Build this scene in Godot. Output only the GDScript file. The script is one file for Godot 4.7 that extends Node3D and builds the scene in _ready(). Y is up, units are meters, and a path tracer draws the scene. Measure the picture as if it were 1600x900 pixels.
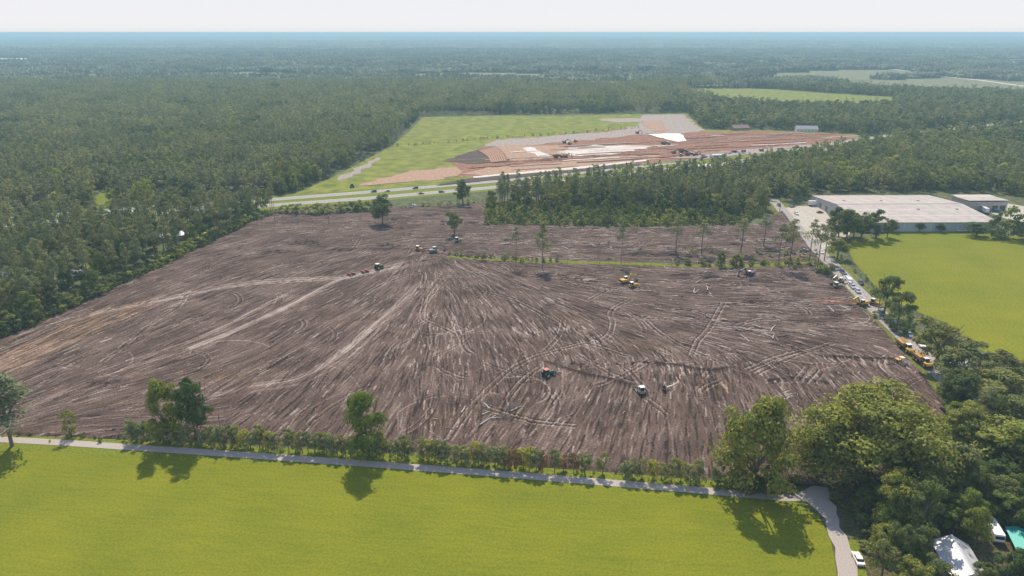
extends Node3D
# An aerial view over a cleared building site: fields, woods, machines and a highway. Metres, y up; the drone hovers above the origin and looks along -z.

class MB:   # collects flat-shaded triangles for one mesh; corners are given counter-clockwise as seen from outside
	var v := PackedVector3Array()
	var n := PackedVector3Array()
	var c := PackedColorArray()
	var col := Color(1, 1, 1)
	func tri(a: Vector3, b: Vector3, d: Vector3) -> void:
		var m := (b - a).cross(d - a).normalized()
		v.push_back(a); v.push_back(d); v.push_back(b)
		n.push_back(m); n.push_back(m); n.push_back(m)
		c.push_back(col); c.push_back(col); c.push_back(col)
	func quad(a: Vector3, b: Vector3, d: Vector3, e: Vector3) -> void:
		tri(a, b, d); tri(a, d, e)
	func box(at: Vector3, size: Vector3, turn := Basis.IDENTITY) -> void:
		var s := size / 2
		var p := []
		for k in 8:
			p.append(at + turn * Vector3(s.x if k & 1 else -s.x, s.y if k & 2 else -s.y, s.z if k & 4 else -s.z))
		quad(p[4], p[5], p[7], p[6]); quad(p[1], p[0], p[2], p[3]); quad(p[5], p[1], p[3], p[7])
		quad(p[0], p[4], p[6], p[2]); quad(p[6], p[7], p[3], p[2]); quad(p[0], p[1], p[5], p[4])
	func prism(prof: PackedVector2Array, w: float, z := 0.0, bevel := 0.0) -> void:   # a side outline (x, y), counter-clockwise, drawn out along z
		var k := prof.size()
		var mid := Vector2.ZERO
		for q in prof: mid += q / k
		var small := PackedVector2Array()
		for q in prof: small.append(q + (mid - q).limit_length(bevel))
		var rings := [[small, z - w / 2], [prof, z - w / 2 + bevel], [prof, z + w / 2 - bevel], [small, z + w / 2]]
		if bevel == 0.0: rings = [[prof, z - w / 2], [prof, z + w / 2]]
		for r in rings.size() - 1:
			for i in k:
				var j := (i + 1) % k
				var a: PackedVector2Array = rings[r][0]
				var b: PackedVector2Array = rings[r + 1][0]
				var za: float = rings[r][1]
				var zb: float = rings[r + 1][1]
				quad(Vector3(a[i].x, a[i].y, za), Vector3(a[j].x, a[j].y, za), Vector3(b[j].x, b[j].y, zb), Vector3(b[i].x, b[i].y, zb))
		var ends := Geometry2D.triangulate_polygon(small if bevel > 0 else prof)
		for t in range(0, ends.size(), 3):
			var q: PackedVector2Array = small if bevel > 0 else prof
			var a := q[ends[t]]; var b := q[ends[t + 1]]; var d := q[ends[t + 2]]
			if (b - a).cross(d - a) < 0:
				var sw := b; b = d; d = sw
			tri(Vector3(a.x, a.y, z + w / 2), Vector3(b.x, b.y, z + w / 2), Vector3(d.x, d.y, z + w / 2))
			tri(Vector3(a.x, a.y, z - w / 2), Vector3(d.x, d.y, z - w / 2), Vector3(b.x, b.y, z - w / 2))
	func rod(a: Vector3, b: Vector3, ra: float, rb: float, k := 6, caps := true) -> void:
		var ax := (b - a).normalized()
		var u := ax.cross(Vector3.UP if absf(ax.y) < 0.9 else Vector3.RIGHT).normalized()
		var w := ax.cross(u)
		for i in k:
			var t := TAU * i / k
			var s := TAU * (i + 1) / k
			var p := u * cos(t) + w * sin(t)
			var q := u * cos(s) + w * sin(s)
			quad(a + p * ra, a + q * ra, b + q * rb, b + p * rb)
			if caps:
				tri(b, b + p * rb, b + q * rb); tri(a, a + q * ra, a + p * ra)
	func leaf(at: Vector3, out: Vector3, size: float, slim: float, rng: RandomNumberGenerator) -> void:
		var u := out.cross(Vector3(rng.randf() - 0.5, rng.randf() - 0.5, rng.randf() - 0.5)).normalized() * size
		var w := out.cross(u).normalized() * size * slim
		tri(at - u * 0.5 - w * 0.3, at + w * 0.55 + out * size * 0.15, at + u * 0.5 - w * 0.35)
	func done(colored := false) -> ArrayMesh:
		var a := []
		a.resize(Mesh.ARRAY_MAX)
		a[Mesh.ARRAY_VERTEX] = v; a[Mesh.ARRAY_NORMAL] = n
		if colored: a[Mesh.ARRAY_COLOR] = c
		var m := ArrayMesh.new()
		m.add_surface_from_arrays(Mesh.PRIMITIVE_TRIANGLES, a)
		return m

var M := {}
var taken := {}
var rng := RandomNumberGenerator.new()

func poly(a: Array) -> PackedVector2Array:
	var p := PackedVector2Array()
	for i in range(0, a.size(), 2): p.append(Vector2(a[i], a[i + 1]))
	return p
func numbered(called: String) -> String:
	taken[called] = taken.get(called, -1) + 1
	return called if taken[called] == 0 else "%s_%03d" % [called, taken[called]]
func tag(o: Node, label: String, category: String, group := "") -> Node:
	o.set_meta("label", label); o.set_meta("category", category)
	if group: o.set_meta("group", group)
	return o
func thing(called: String, label: String, category: String, at: Vector3, turn := 0.0, group := "") -> Node3D:
	var o := Node3D.new()
	o.name = numbered(called)
	add_child(o)
	o.position = at; o.rotation.y = turn
	tag(o, label, category, group)
	return o
func obj(called: String, mesh: Mesh, mat: Material, parent: Node = self, at := Vector3.ZERO) -> MeshInstance3D:
	var o := MeshInstance3D.new()
	o.name = numbered(called) if parent == self else called
	o.mesh = mesh
	o.material_override = mat
	o.position = at
	parent.add_child(o, true)
	return o
func bx(called: String, at: Vector3, size: Vector3, mat: Material, parent: Node) -> MeshInstance3D:
	var b := MB.new()
	b.box(Vector3.ZERO, size)
	return obj(called, b.done(), mat, parent, at)
func setting(o: Node) -> Node:
	o.set_meta("kind", "structure")
	return o
func lin(r: float, g: float, b: float) -> Color:
	return Color(r, g, b).linear_to_srgb()
func mat(called: String, r: float, g: float, b: float, rough := 0.9, metal := 0.0) -> StandardMaterial3D:
	var m := StandardMaterial3D.new()
	m.resource_name = called
	m.albedo_color = lin(r, g, b)
	m.roughness = rough; m.metallic = metal
	M[called] = m
	return m
func heading(a: Vector2, b: Vector2) -> float:
	return atan2(-(b.y - a.y), b.x - a.x)
func noise_bytes(w: int, h: int, freq: float, seed_: int, oct := 4, sx := 1.0) -> PackedByteArray:
	var f := FastNoiseLite.new()
	f.seed = seed_; f.frequency = freq; f.fractal_octaves = oct
	f.noise_type = FastNoiseLite.TYPE_SIMPLEX_SMOOTH if oct < 3 else FastNoiseLite.TYPE_SIMPLEX
	var im := f.get_image(maxi(1, int(w / sx)), h, false, false, true)
	if sx != 1.0: im.resize(w, h, Image.INTERPOLATE_CUBIC)
	im.convert(Image.FORMAT_L8)
	return im.get_data()
func tile(seed_: int, a: Color, b: Color, freq := 0.03, size := 512) -> ImageTexture:   # a repeating blotch between two colours
	var f := FastNoiseLite.new()
	f.seed = seed_; f.frequency = freq; f.fractal_octaves = 5
	var d := f.get_seamless_image(size, size, false, false, 0.15, true).get_data()
	var out := PackedByteArray()
	out.resize(size * size * 3)
	var lut := PackedByteArray()
	for i in 256:
		var k := (a.lerp(b, clampf((i - 128) / 170.0 + 0.5, 0, 1)) * 0.88).linear_to_srgb()
		lut.append(int(k.r * 255)); lut.append(int(k.g * 255)); lut.append(int(k.b * 255))
	for i in size * size:
		var t := d[i] * 3
		out[i * 3] = lut[t]; out[i * 3 + 1] = lut[t + 1]; out[i * 3 + 2] = lut[t + 2]
	return ImageTexture.create_from_image(Image.create_from_data(size, size, false, Image.FORMAT_RGB8, out))
func planar(called: String, tex: Texture2D, rough := 0.95) -> StandardMaterial3D:
	var m := mat(called, 1, 1, 1, rough)
	m.albedo_texture = tex
	m.metallic_specular = 0.25
	return m
func sheet(called: String, p: PackedVector2Array, y: float, m: Material, o := Vector2.ZERO, size := Vector2(30, 30), down := 0.5) -> MeshInstance3D:   # a flat piece of ground with a skirt; uv = metres / size
	var st := SurfaceTool.new()
	st.begin(Mesh.PRIMITIVE_TRIANGLES)
	st.set_normal(Vector3.UP)
	var t := Geometry2D.triangulate_polygon(p)
	if t.is_empty():
		p = Geometry2D.convex_hull(p)
		t = Geometry2D.triangulate_polygon(p)
		print("crossed outline: ", called)
	for i in range(0, t.size(), 3):
		var a := p[t[i]]; var b := p[t[i + 1]]; var d := p[t[i + 2]]
		var order := [a, b, d] if (b - a).cross(d - a) > 0 else [a, d, b]
		for q in order:
			st.set_uv(Vector2((q.x - o.x) / size.x, (q.y - o.y) / size.y))
			st.add_vertex(Vector3(q.x, y, q.y))
	return setting(obj(called, st.commit(), m)) as MeshInstance3D
func ribbon(line: PackedVector2Array, w: float) -> PackedVector2Array:
	var a := PackedVector2Array()
	var b := PackedVector2Array()
	for i in line.size():
		var d := (line[mini(i + 1, line.size() - 1)] - line[maxi(i - 1, 0)]).normalized().orthogonal() * w / 2
		a.append(line[i] + d); b.append(line[i] - d)
	b.reverse()
	a.append_array(b)
	return a
func smooth(line: PackedVector2Array, step := 6.0) -> PackedVector2Array:
	var c := Curve2D.new()
	c.bake_interval = step
	for i in line.size():
		var t := (line[mini(i + 1, line.size() - 1)] - line[maxi(i - 1, 0)]) / 5.0
		c.add_point(line[i], -t, t)
	return c.get_baked_points()

# ---------------------------------------------------------------- the cleared field: soil colour and relief are drawn together, stroke by stroke
const FX0 := -232.0
const FW := 444.0
const FD0 := 166.0
const FH := 364.0
const N := 2048
var tone := PackedByteArray()
var rise := PackedByteArray()
var hue := PackedByteArray()
var big := FastNoiseLite.new()
var dirs := PackedVector2Array()
var berms := []

func field_y(x: float, z: float) -> float:
	var u := int((x - FX0) / FW * N)
	var w := int((-z - FD0) / FH * N)
	var h := 0.0
	if u > 1 and w > 1 and u < N - 2 and w < N - 2:
		var i := w * N + u
		h = (rise[i] + rise[i + 1] + rise[i + N] + rise[i - 1] + rise[i - N] - 640) * 0.0016
	h += big.get_noise_2d(x, z) * 0.35 + big.get_noise_2d(x * 5.0, z * 5.0) * 0.12
	for b in berms:
		var line: PackedVector2Array = b[0]
		for k in line.size() - 1:
			var q := Geometry2D.get_closest_point_to_segment(Vector2(x, z), line[k], line[k + 1])
			var d: float = q.distance_to(Vector2(x, z)) / b[2]
			if d < 1.0:
				h = maxf(h, b[1] * (1 - d * d) * (0.75 + 0.5 * big.get_noise_2d(x * 9, z * 9)))
	return maxf(h + 0.6, 0.14)
func dab(x: float, z: float, half: float, dt: int, dh: int, dq: int) -> void:
	var u := (x - FX0) / FW * N
	var w := (-z - FD0) / FH * N
	var ru := half / FW * N
	var rw := half / FH * N
	for j in range(maxi(0, roundi(w - rw)), mini(N - 1, roundi(w + rw)) + 1):
		for i in range(maxi(0, roundi(u - ru)), mini(N - 1, roundi(u + ru)) + 1):
			var k := j * N + i
			tone[k] = clampi(tone[k] + dt, 0, 255)
			rise[k] = clampi(rise[k] + dh, 0, 255)
			if dq != 0:
				var q := (j >> 2) * 512 + (i >> 2)
				hue[q] = clampi(hue[q] + dq, 0, 150 if dq < 20 else 235)
func way(p: Vector2) -> Vector2:
	var i := clampi(int((p.x - FX0) / FW * 48), 0, 47)
	var j := clampi(int((-p.y - FD0) / FH * 48), 0, 47)
	return dirs[j * 48 + i]
func streak(p: Vector2, length: float, half: float, dt: int, dh: int, dq := 0) -> void:
	var gone := 0.0
	var back := 1.0 if rng.randf() < 0.5 else -1.0
	var skew := rng.randfn(0, 0.07)
	var step := maxf(0.19, half * 1.1)
	while gone < length:
		dab(p.x, p.y, half, dt, dh, dq)
		p += way(p).rotated(skew) * back * step
		gone += step
		if rng.randf() < 0.02: gone += 1.0
func rut(line: PackedVector2Array, gauge: float, half: float, dt: int, dh: int, dq := 0) -> void:
	var pts := smooth(line, 0.24)
	for i in range(1, pts.size() - 1):
		if rng.randf() < 0.06: continue
		var side := (pts[i + 1] - pts[i - 1]).normalized().orthogonal()
		for s in ([-1.0, 1.0] if gauge > 0 else [0.0]):
			var q: Vector2 = pts[i] + side * (s * gauge / 2 + rng.randfn(0, 0.05))
			dab(q.x, q.y, half, dt, dh, dq)
			if gauge > 0:
				var e := q + side * (half + 0.3)
				dab(e.x, e.y, 0.12, -22, 8, 0)
func road(line: PackedVector2Array, w: float, dt: int, lines: int) -> void:   # a driven strip: paler packed soil, drawn as many wheel lines
	for k in lines:
		var off := rng.randf_range(-w / 2, w / 2)
		var pts := smooth(line, 0.5)
		var a := rng.randi_range(0, int(pts.size() * 0.35))
		var b := rng.randi_range(int(pts.size() * 0.6), pts.size() - 2)
		var drift := rng.randf_range(-0.8, 0.8)
		for i in range(maxi(a, 1), b):
			var side := (pts[i + 1] - pts[i - 1]).normalized().orthogonal()
			var q := pts[i] + side * (off + drift * sin(i * 0.02 + k))
			dab(q.x, q.y, 0.3, dt, -3, 0)
func splash(at: Vector2, rx: float, rz: float, dt: int, dq := 0, dh := 0) -> void:   # an uneven patch of other soil, streaked along x
	for k in int(rx * rz * 2.2):
		var a := rng.randf() * TAU
		var r := sqrt(rng.randf()) * (0.75 + 0.3 * sin(a * 3 + at.x) + 0.2 * sin(a * 7 + at.y))
		var p := at + Vector2(cos(a) * rx * r, sin(a) * rz * r)
		for s in rng.randi_range(2, 7):
			dab(p.x + s * 0.3, p.y + 0.06 * s, rng.randf_range(0.12, 0.32), dt, dh, dq)

func build_field() -> void:
	big.seed = 4; big.frequency = 0.012; big.fractal_octaves = 3
	tone.resize(N * N); tone.fill(104)
	rise.resize(N * N); rise.fill(128)
	hue.resize(512 * 512); hue.fill(60)
	var guides := [   # which way the ploughing runs: from, to
		Vector2(-198.77, -247.83), Vector2(-180.2, -308.59), Vector2(-156.98, -219.48), Vector2(-96.27, -332.66), Vector2(-154.97, -202.1), Vector2(-104.35, -247.83), Vector2(-147.6, -196.93), Vector2(-100.52, -202.1), Vector2(-191.58, -302.03), Vector2(-145.99, -406.8), Vector2(-111.14, -217.17), Vector2(-72.42, -310.26),
		Vector2(-82.81, -199.29), Vector2(-64.71, -272.62), Vector2(-73.3, -202.1), Vector2(-47.16, -302.03), Vector2(-49.1, -186.87), Vector2(-39.75, -247.83), Vector2(-31.67, -188.67), Vector2(-36.02, -269.3), Vector2(-19.8, -188.67), Vector2(-29.04, -266.04), Vector2(-2.22, -217.17), Vector2(-17.28, -294.18),
		Vector2(4.97, -247.83), Vector2(-24.38, -337.49), Vector2(20.69, -259.72), Vector2(9.16, -314.53), Vector2(30.59, -298.06), Vector2(-11.61, -345.47), Vector2(60.35, -310.26), Vector2(28.38, -326.11), Vector2(97.5, -337.49), Vector2(26.27, -341.44), Vector2(135.8, -310.26), Vector2(77.1, -318.01),
		Vector2(82.7, -269.3), Vector2(51.85, -294.18), Vector2(104.35, -247.83), Vector2(67.41, -272.62), Vector2(40.62, -183.36), Vector2(48.46, -217.17), Vector2(75.16, -208.34), Vector2(80.41, -242.23), Vector2(108.6, -206.22), Vector2(113.92, -239.51), Vector2(127.76, -206.22), Vector2(127.92, -239.51),
		Vector2(145.11, -210.49), Vector2(146.21, -242.23), Vector2(5.8, -183.36), Vector2(19.66, -212.68), Vector2(-11.88, -188.67), Vector2(2.22, -217.17), Vector2(-151.15, -448.59), Vector2(-85.68, -458.58), Vector2(-151.26, -378.64), Vector2(-107.25, -405.44), Vector2(-65.59, -468.98), Vector2(-17.19, -460.28),
		Vector2(-7.68, -406.8), Vector2(77.31, -409.55), Vector2(91.87, -387.21), Vector2(162.99, -381.05), Vector2(69.46, -363.59), Vector2(135.21, -352.73), Vector2(-97.5, -337.49), Vector2(-118.45, -303.65), Vector2(84.49, -286.67), Vector2(139.26, -283.05), Vector2(137.07, -259.72), Vector2(115.94, -272.62), Vector2(25.73, -188.67), Vector2(36.2, -221.82)]
	dirs.resize(48 * 48)
	for j in 48:
		for i in 48:
			var p := Vector2(FX0 + (i + 0.5) * FW / 48, -(FD0 + (j + 0.5) * FH / 48))
			var acc := Vector2.ZERO
			for k in range(0, guides.size(), 2):
				var a: Vector2 = guides[k]
				var b: Vector2 = guides[k + 1]
				var q := Geometry2D.get_closest_point_to_segment(p, a, b)
				var w := 1.0 / pow(9.0 + q.distance_to(p), 3.0)
				acc += Vector2.from_angle(2 * (b - a).angle()) * w
			dirs[j * 48 + i] = Vector2.from_angle(acc.angle() / 2)
	# broad bands first, then furrows, then pale clods and dark cuts
	for k in 2600:
		var p := Vector2(rng.randf_range(FX0, FX0 + FW), -rng.randf_range(FD0, FD0 + FH))
		streak(p, rng.randf_range(8, 30), rng.randf_range(0.4, 1.0), rng.randi_range(-7, 7), rng.randi_range(-2, 2), 0)
	for k in 30000:
		var p := Vector2(rng.randf_range(FX0, FX0 + FW), -rng.randf_range(FD0, FD0 + FH))
		var up := rng.randf() < 0.5
		streak(p, rng.randf_range(2.0, 15), rng.randf_range(0.09, 0.2), rng.randi_range(5, 20) if up else -rng.randi_range(6, 26), rng.randi_range(4, 12) if up else -rng.randi_range(4, 12), 0)
	for k in 5200:
		var p := Vector2(rng.randf_range(FX0, FX0 + FW), -rng.randf_range(FD0, FD0 + FH))
		var thick := big.get_noise_2d(p.x * 3 + 90, p.y * 3) + (0.12 if p.x > -40 and p.y < -230 else 0.0)
		if thick < rng.randf_range(-0.25, 0.35): continue
		streak(p, rng.randf_range(0.8, 7.5), rng.randf_range(0.09, 0.18), rng.randi_range(18, 52), rng.randi_range(6, 18), 0)
	# ochre soil by the western edge, reddish soil elsewhere
	for k in 170:
		var t := rng.randf()
		var p := Vector2(-200.33, -239.51).lerp(Vector2(-180.63, -303.65), t) + Vector2(rng.randf_range(-4, 16), rng.randf_range(-6, 12))
		streak(p, rng.randf_range(6, 24), rng.randf_range(0.15, 0.4), rng.randi_range(2, 16), 3, rng.randi_range(2, 6))
	for s in [[Vector2(149.81, -307.75), 15, 3.0, 90], [Vector2(-12.78, -206.22), 8, 4, 26], [Vector2(-23.04, -202.1), 8, 5, 18], [Vector2(72.4, -221.82), 9, 5, 22], [Vector2(-105.59, -231.65), 14, 5, 16], [Vector2(-137.15, -211.8), 8, 3, 24], [Vector2(25.35, -286.67), 14, 6, 12], [Vector2(-76.6, -283.05), 9, 4, 22], [Vector2(53.76, -256.66), 20, 5, 14], [Vector2(0, -202.1), 8, 5, 26], [Vector2(-73.8, -400.08), 9, 3, 18]]:
		splash(s[0], s[1], s[2], -1 if s[3] < 60 else 4, 2 if s[3] < 60 else 22)
	# haul tracks
	road(poly([-36.0, -378.6, -56.0, -367.0, -84.4, -344.5, -123.2, -336.5, -147.8, -325.2, -156.5, -316.3, -186.4, -292.7, -199.5, -272.6, -207.0, -252.5]), 6.5, 14, 18)
	road(poly([-38.7, -369.3, -80.1, -347.5, -94.6, -326.1, -103.2, -302.0, -111.9, -284.5, -128.0, -256.7, -144.0, -237.9, -155.2, -224.2, -163.2, -208.3]), 4.5, 15, 15)
	road(poly([-100.8, -337.5, -111.7, -310.3, -126.7, -272.6, -140.5, -250.7, -155.4, -236.8, -167.4, -221.8]), 3.5, 13, 9)
	road(poly([-40.6, -352.7, -46.9, -323.4, -56.3, -286.7, -64.6, -253.7, -75.1, -231.6, -91.0, -223.3, -104.1, -216.3, -120.3, -208.3]), 7.0, 12, 18)
	road(poly([-28.2, -369.3, -35.8, -337.5, -41.3, -302.0, -43.1, -272.6, -51.2, -242.2]), 9.0, 12, 12)
	road(poly([149.3, -286.7, 132.8, -310.3, 110.9, -328.0, 65.0, -337.5]), 8.0, 9, 9)
	road(poly([156.4, -272.6, 149.8, -294.2, 144.8, -310.3]), 6.0, 9, 7)
	road(poly([-29.1, -383.5, 21.4, -375.1, 68.5, -358.1, 116.8, -347.5, 155.5, -352.7]), 9.0, 8, 12)
	for line in [poly([-41.2, -314.5, -40.3, -294.2, -38.1, -285.2, -30.1, -277.4, -23.5, -269.3, -19.2, -256.7, -15.6, -250.7]), poly([-30.4, -302.0, -24.1, -278.1, -18.7, -256.7, -15.6, -251.9]), poly([-19.8, -188.7, -14.0, -208.3, -2.4, -234.2, 7.4, -246.7, 17.7, -253.7, 27.1, -259.1, 38.3, -266.0, 43.4, -280.9, 44.8, -295.7, 55.8, -310.3]),
			poly([-2.2, -212.7, 3.5, -227.6, 10.9, -239.5]), poly([22.5, -286.7, 19.7, -269.3, 12.6, -252.5]), poly([53.3, -294.2, 57.7, -286.7, 61.8, -271.3, 67.2, -259.7, 73.6, -251.9, 85.3, -234.2]), poly([69.8, -249.0, 75.8, -262.8, 83.7, -276.0, 98.4, -306.1]), poly([87.3, -236.8, 103.1, -247.8, 117.0, -254.8]), poly([89.8, -233.7, 108.1, -247.8, 129.8, -261.0]),
			poly([103.1, -228.1, 111.5, -239.5]), poly([104.4, -225.7, 114.0, -237.9]), poly([108.3, -226.6, 114.8, -235.3]), poly([-70.8, -317.1, -64.2, -332.7, -46.9, -349.6, -48.9, -314.5, -68.4, -312.8]), poly([-156.5, -316.3, -153.3, -302.0, -155.7, -279.5, -156.2, -256.7, -156.6, -243.3]), poly([36.2, -310.3, 50.4, -326.1, 62.6, -323.4]), poly([84.0, -302.0, 115.5, -303.6, 132.3, -301.2]),
			poly([96.4, -279.5, 112.7, -286.7, 134.4, -278.1]), poly([-58.8, -387.2, -56.8, -400.1]), poly([-92.7, -391.0, -92.8, -413.7]), poly([-8.6, -208.3, 6.2, -200.1, 20.5, -196.9]), poly([46.3, -214.9, 50.7, -204.1]), poly([25.1, -250.7, 37.5, -231.6, 44.8, -225.7]), poly([32.3, -259.7, 46.0, -247.8]), poly([56.3, -286.7, 81.7, -286.7]), poly([-25.4, -328.0, 0.0, -310.3, 19.5, -283.0])]:
		rut(line, 2.1, 0.24, 20, -10)
	for k in 170:   # stray machine passes
		var east := rng.randf() < 0.7
		var p := Vector2(rng.randf_range(-40, 165) if east else rng.randf_range(-180, 0), -rng.randf_range(190, 430))
		var line := PackedVector2Array([p])
		var bend := rng.randfn(0, 0.16)
		var d := way(p).rotated(rng.randfn(0, 0.35))
		for i in rng.randi_range(3, 8):
			p += d * 4.0
			d = d.rotated(bend)
			line.append(p)
		rut(line, 2.0 if rng.randf() < 0.6 else 0.0, rng.randf_range(0.16, 0.3), rng.randi_range(8, 22), rng.randi_range(-10, 10))
	for k in 130:   # torn patches with long pale scars
		var p := Vector2(rng.randf_range(-20, 170), -rng.randf_range(215, 470))
		if big.get_noise_2d(p.x * 4 + 40, p.y * 4) < 0.0: continue
		for i in rng.randi_range(6, 22):
			streak(p + Vector2(rng.randfn(0, 4), rng.randfn(0, 2.5)), rng.randf_range(1.5, 7), rng.randf_range(0.1, 0.28), rng.randi_range(16, 44), rng.randi_range(4, 14), 0)
			streak(p + Vector2(rng.randfn(0, 4), rng.randfn(0, 2.5)), rng.randf_range(1.5, 7), rng.randf_range(0.1, 0.3), -rng.randi_range(12, 30), -rng.randi_range(4, 14), 0)
	# uneven pale patches
	for s in [[Vector2(-65.51, -451.88), 12, 3.0, 34], [Vector2(-75.33, -446.97), 10, 2, 24], [Vector2(40.34, -406.8), 9, 3, 30], [Vector2(60.11, -383.49), 7, 3, 34], [Vector2(106.05, -271.28), 10, 4, 26], [Vector2(69.37, -269.3), 6, 2.5, 24], [Vector2(101.9, -262.85), 8, 2, 20], [Vector2(11.63, -410.94), 14, 3, 24], [Vector2(26.1, -393.55), 16, 3, 26], [Vector2(-168.95, -239.51), 9, 4, 20], [Vector2(128.31, -323.37), 8, 3, 24], [Vector2(109.05, -302.03), 10, 3, 18],
			[Vector2(31.5, -418), 10, 2, 26], [Vector2(-88.19, -387.21), 8, 2, 24], [Vector2(-122.64, -443.75), 9, 3, 20], [Vector2(91.55, -369.25), 16, 2, 30], [Vector2(116.85, -371.56), 12, 2, 24], [Vector2(153.94, -381.05), 7, 3, 26], [Vector2(-44.1, -387.21), 7, 2, 18], [Vector2(-4.29, -208.34), 5, 2, 22], [Vector2(37.39, -200.08), 3, 4, 18], [Vector2(-18.1, -221.82), 2.5, 2, 16], [Vector2(-147.83, -231.65), 8, 3, 16], [Vector2(144.42, -302.03), 9, 2, 22]]:
		splash(s[0], s[1], s[2], s[3] / 2, -3)
	# dark churned soil
	for s in [[Vector2(-126.78, -406.8), 20, 8], [Vector2(-135.96, -387.21), 16, 6], [Vector2(72.44, -381.05), 22, 5], [Vector2(-14.09, -369.25), 20, 5], [Vector2(16.59, -345.47), 22, 4], [Vector2(144.02, -294.18), 10, 5], [Vector2(133.25, -337.49), 14, 4], [Vector2(-147.44, -226.65), 9, 3], [Vector2(-75.69, -400.08), 16, 5]]:
		splash(s[0], s[1], s[2], -14, 0, 8)
	berms = [[poly([12.7, -243.3, 19.2, -238.4, 27.1, -232.7, 36.0, -228.6, 45.4, -222.8]), 1.0, 1.7], [poly([48.9, -243.3, 58.4, -241.7, 66.2, -239.0, 74.0, -236.3, 81.7, -238.4, 85.6, -231.6]), 0.9, 1.6], [poly([120.2, -248.4, 131.4, -247.3, 147.2, -246.1]), 0.9, 1.4], [poly([92.7, -228.1, 102.9, -230.6, 112.9, -226.6]), 0.7, 1.2], [poly([-103.8, -391.0, -74.6, -393.5, -37.1, -391.0]), 0.8, 2.2], [poly([83.0, -345.5, 104.0, -349.6]), 0.8, 1.5]]
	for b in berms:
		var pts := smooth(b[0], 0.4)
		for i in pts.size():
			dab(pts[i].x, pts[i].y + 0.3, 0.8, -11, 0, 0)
	var fine := noise_bytes(N, N, 0.22, 11, 3)
	var wide := noise_bytes(N, N, 0.006, 12, 5)
	var lut := PackedByteArray()
	for h in 16:
		for t in 256:
			var k := t / 255.0
			var lum := 0.019 + 0.245 * pow(k, 1.95)
			var pale := Color(1.16, 0.98, 0.89)
			var base := Color(1.42, 0.95, 0.79).lerp(pale, clampf((k - 0.4) * 2.0, 0, 1))
			var ochre := Color(1.42, 1.0, 0.62)
			var red := Color(1.7, 0.88, 0.68)
			var q := (h - 4) / 11.0
			var cc := base
			if q > 0: cc = base.lerp(ochre.lerp(red, clampf(q * 1.6 - 0.5, 0, 1)), clampf(q * 1.5, 0, 0.9))
			var s := Color(cc.r * lum, cc.g * lum, cc.b * lum).linear_to_srgb()
			lut.append(int(clampf(s.r, 0, 1) * 255)); lut.append(int(clampf(s.g, 0, 1) * 255)); lut.append(int(clampf(s.b, 0, 1) * 255))
	var out := PackedByteArray()
	out.resize(N * N * 3)
	for j in N:
		var row := (j >> 2) * 512
		for i in N:
			var k := j * N + i
			var t := tone[k] + (fine[k] - 128) * 3 / 8 + (wide[k] - 128) / 4
			if t < 0: t = 0
			elif t > 255: t = 255
			var l := ((hue[row + (i >> 2)] >> 4) * 256 + t) * 3
			k *= 3
			out[k] = lut[l]; out[k + 1] = lut[l + 1]; out[k + 2] = lut[l + 2]
	var tex := ImageTexture.create_from_image(Image.create_from_data(N, N, false, Image.FORMAT_RGB8, out))
	var relief := ImageTexture.create_from_image(Image.create_from_data(N, N, false, Image.FORMAT_L8, rise))
	var m := planar("bare_soil", tex)
	m.heightmap_enabled = true; m.heightmap_texture = relief; m.heightmap_scale = 42.0
	# the relief as a grid of about 0.65 m, cut to the outline of the cleared land
	var outline: PackedVector2Array = poly([-201.8, -231.6, -207.9, -246.7, -210.3, -264.8, -205.7, -282.3, -197.8, -318.9, -188.1, -364.7, -181.1, -408.2, -171.9, -460.3, -163.8, -485.4, -125.9, -483.5, -92.6, -498.9, -46.6, -502.9, -20.8, -511.1, -16.8, -448.6, 82.9, -442.2, 159.6, -448.6, 191.1, -487.3, 174.8, -400.1, 163.0, -317.1, 155.2, -259.7, 151.6, -234.2, 145.6, -208.3, 128.6, -178.3, 109.6, -157.3, 76.9, -161.5, 60.2, -170.3, 36.7, -171.9, 0.0, -176.6, -29.0, -183.4, -58.7, -186.2, -99.1, -189.0, -148.6, -192.0, -167.4, -193.1, -189.0, -208.3])
	var gx := 660
	var gz := 540
	var hs := PackedVector3Array()
	var uv := PackedVector2Array()
	hs.resize(gx * gz); uv.resize(gx * gz)
	var inside := PackedByteArray()
	inside.resize(gx * gz)
	for j in gz:
		var z := -(FD0 + FH * j / (gz - 1))
		var cuts := []
		for k in outline.size():
			var a := outline[k]; var b := outline[(k + 1) % outline.size()]
			if (a.y > z) != (b.y > z): cuts.append(a.x + (b.x - a.x) * (z - a.y) / (b.y - a.y))
		cuts.sort()
		for i in gx:
			var x := FX0 + FW * i / (gx - 1)
			var k := j * gx + i
			var w := 0
			while w < cuts.size() and cuts[w] < x: w += 1
			inside[k] = w & 1
			uv[k] = Vector2((x - FX0) / FW, (-z - FD0) / FH)
			hs[k] = Vector3(x, field_y(x, z) if w & 1 else 0.06, z)
	var st := []
	st.resize(Mesh.ARRAY_MAX)
	var ix := PackedInt32Array()
	var nn := PackedVector3Array()
	nn.resize(gx * gz); nn.fill(Vector3.UP)
	for j in range(gz - 1):
		for i in range(gx - 1):
			var k := j * gx + i
			if j > 0 and i > 0: nn[k] = (hs[k + 1] - hs[k - 1]).cross(hs[k + gx] - hs[k - gx]).normalized()
			if inside[k] + inside[k + 1] + inside[k + gx] + inside[k + gx + 1] > 0:
				ix.push_back(k); ix.push_back(k + gx); ix.push_back(k + 1)
				ix.push_back(k + 1); ix.push_back(k + gx); ix.push_back(k + gx + 1)
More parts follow.
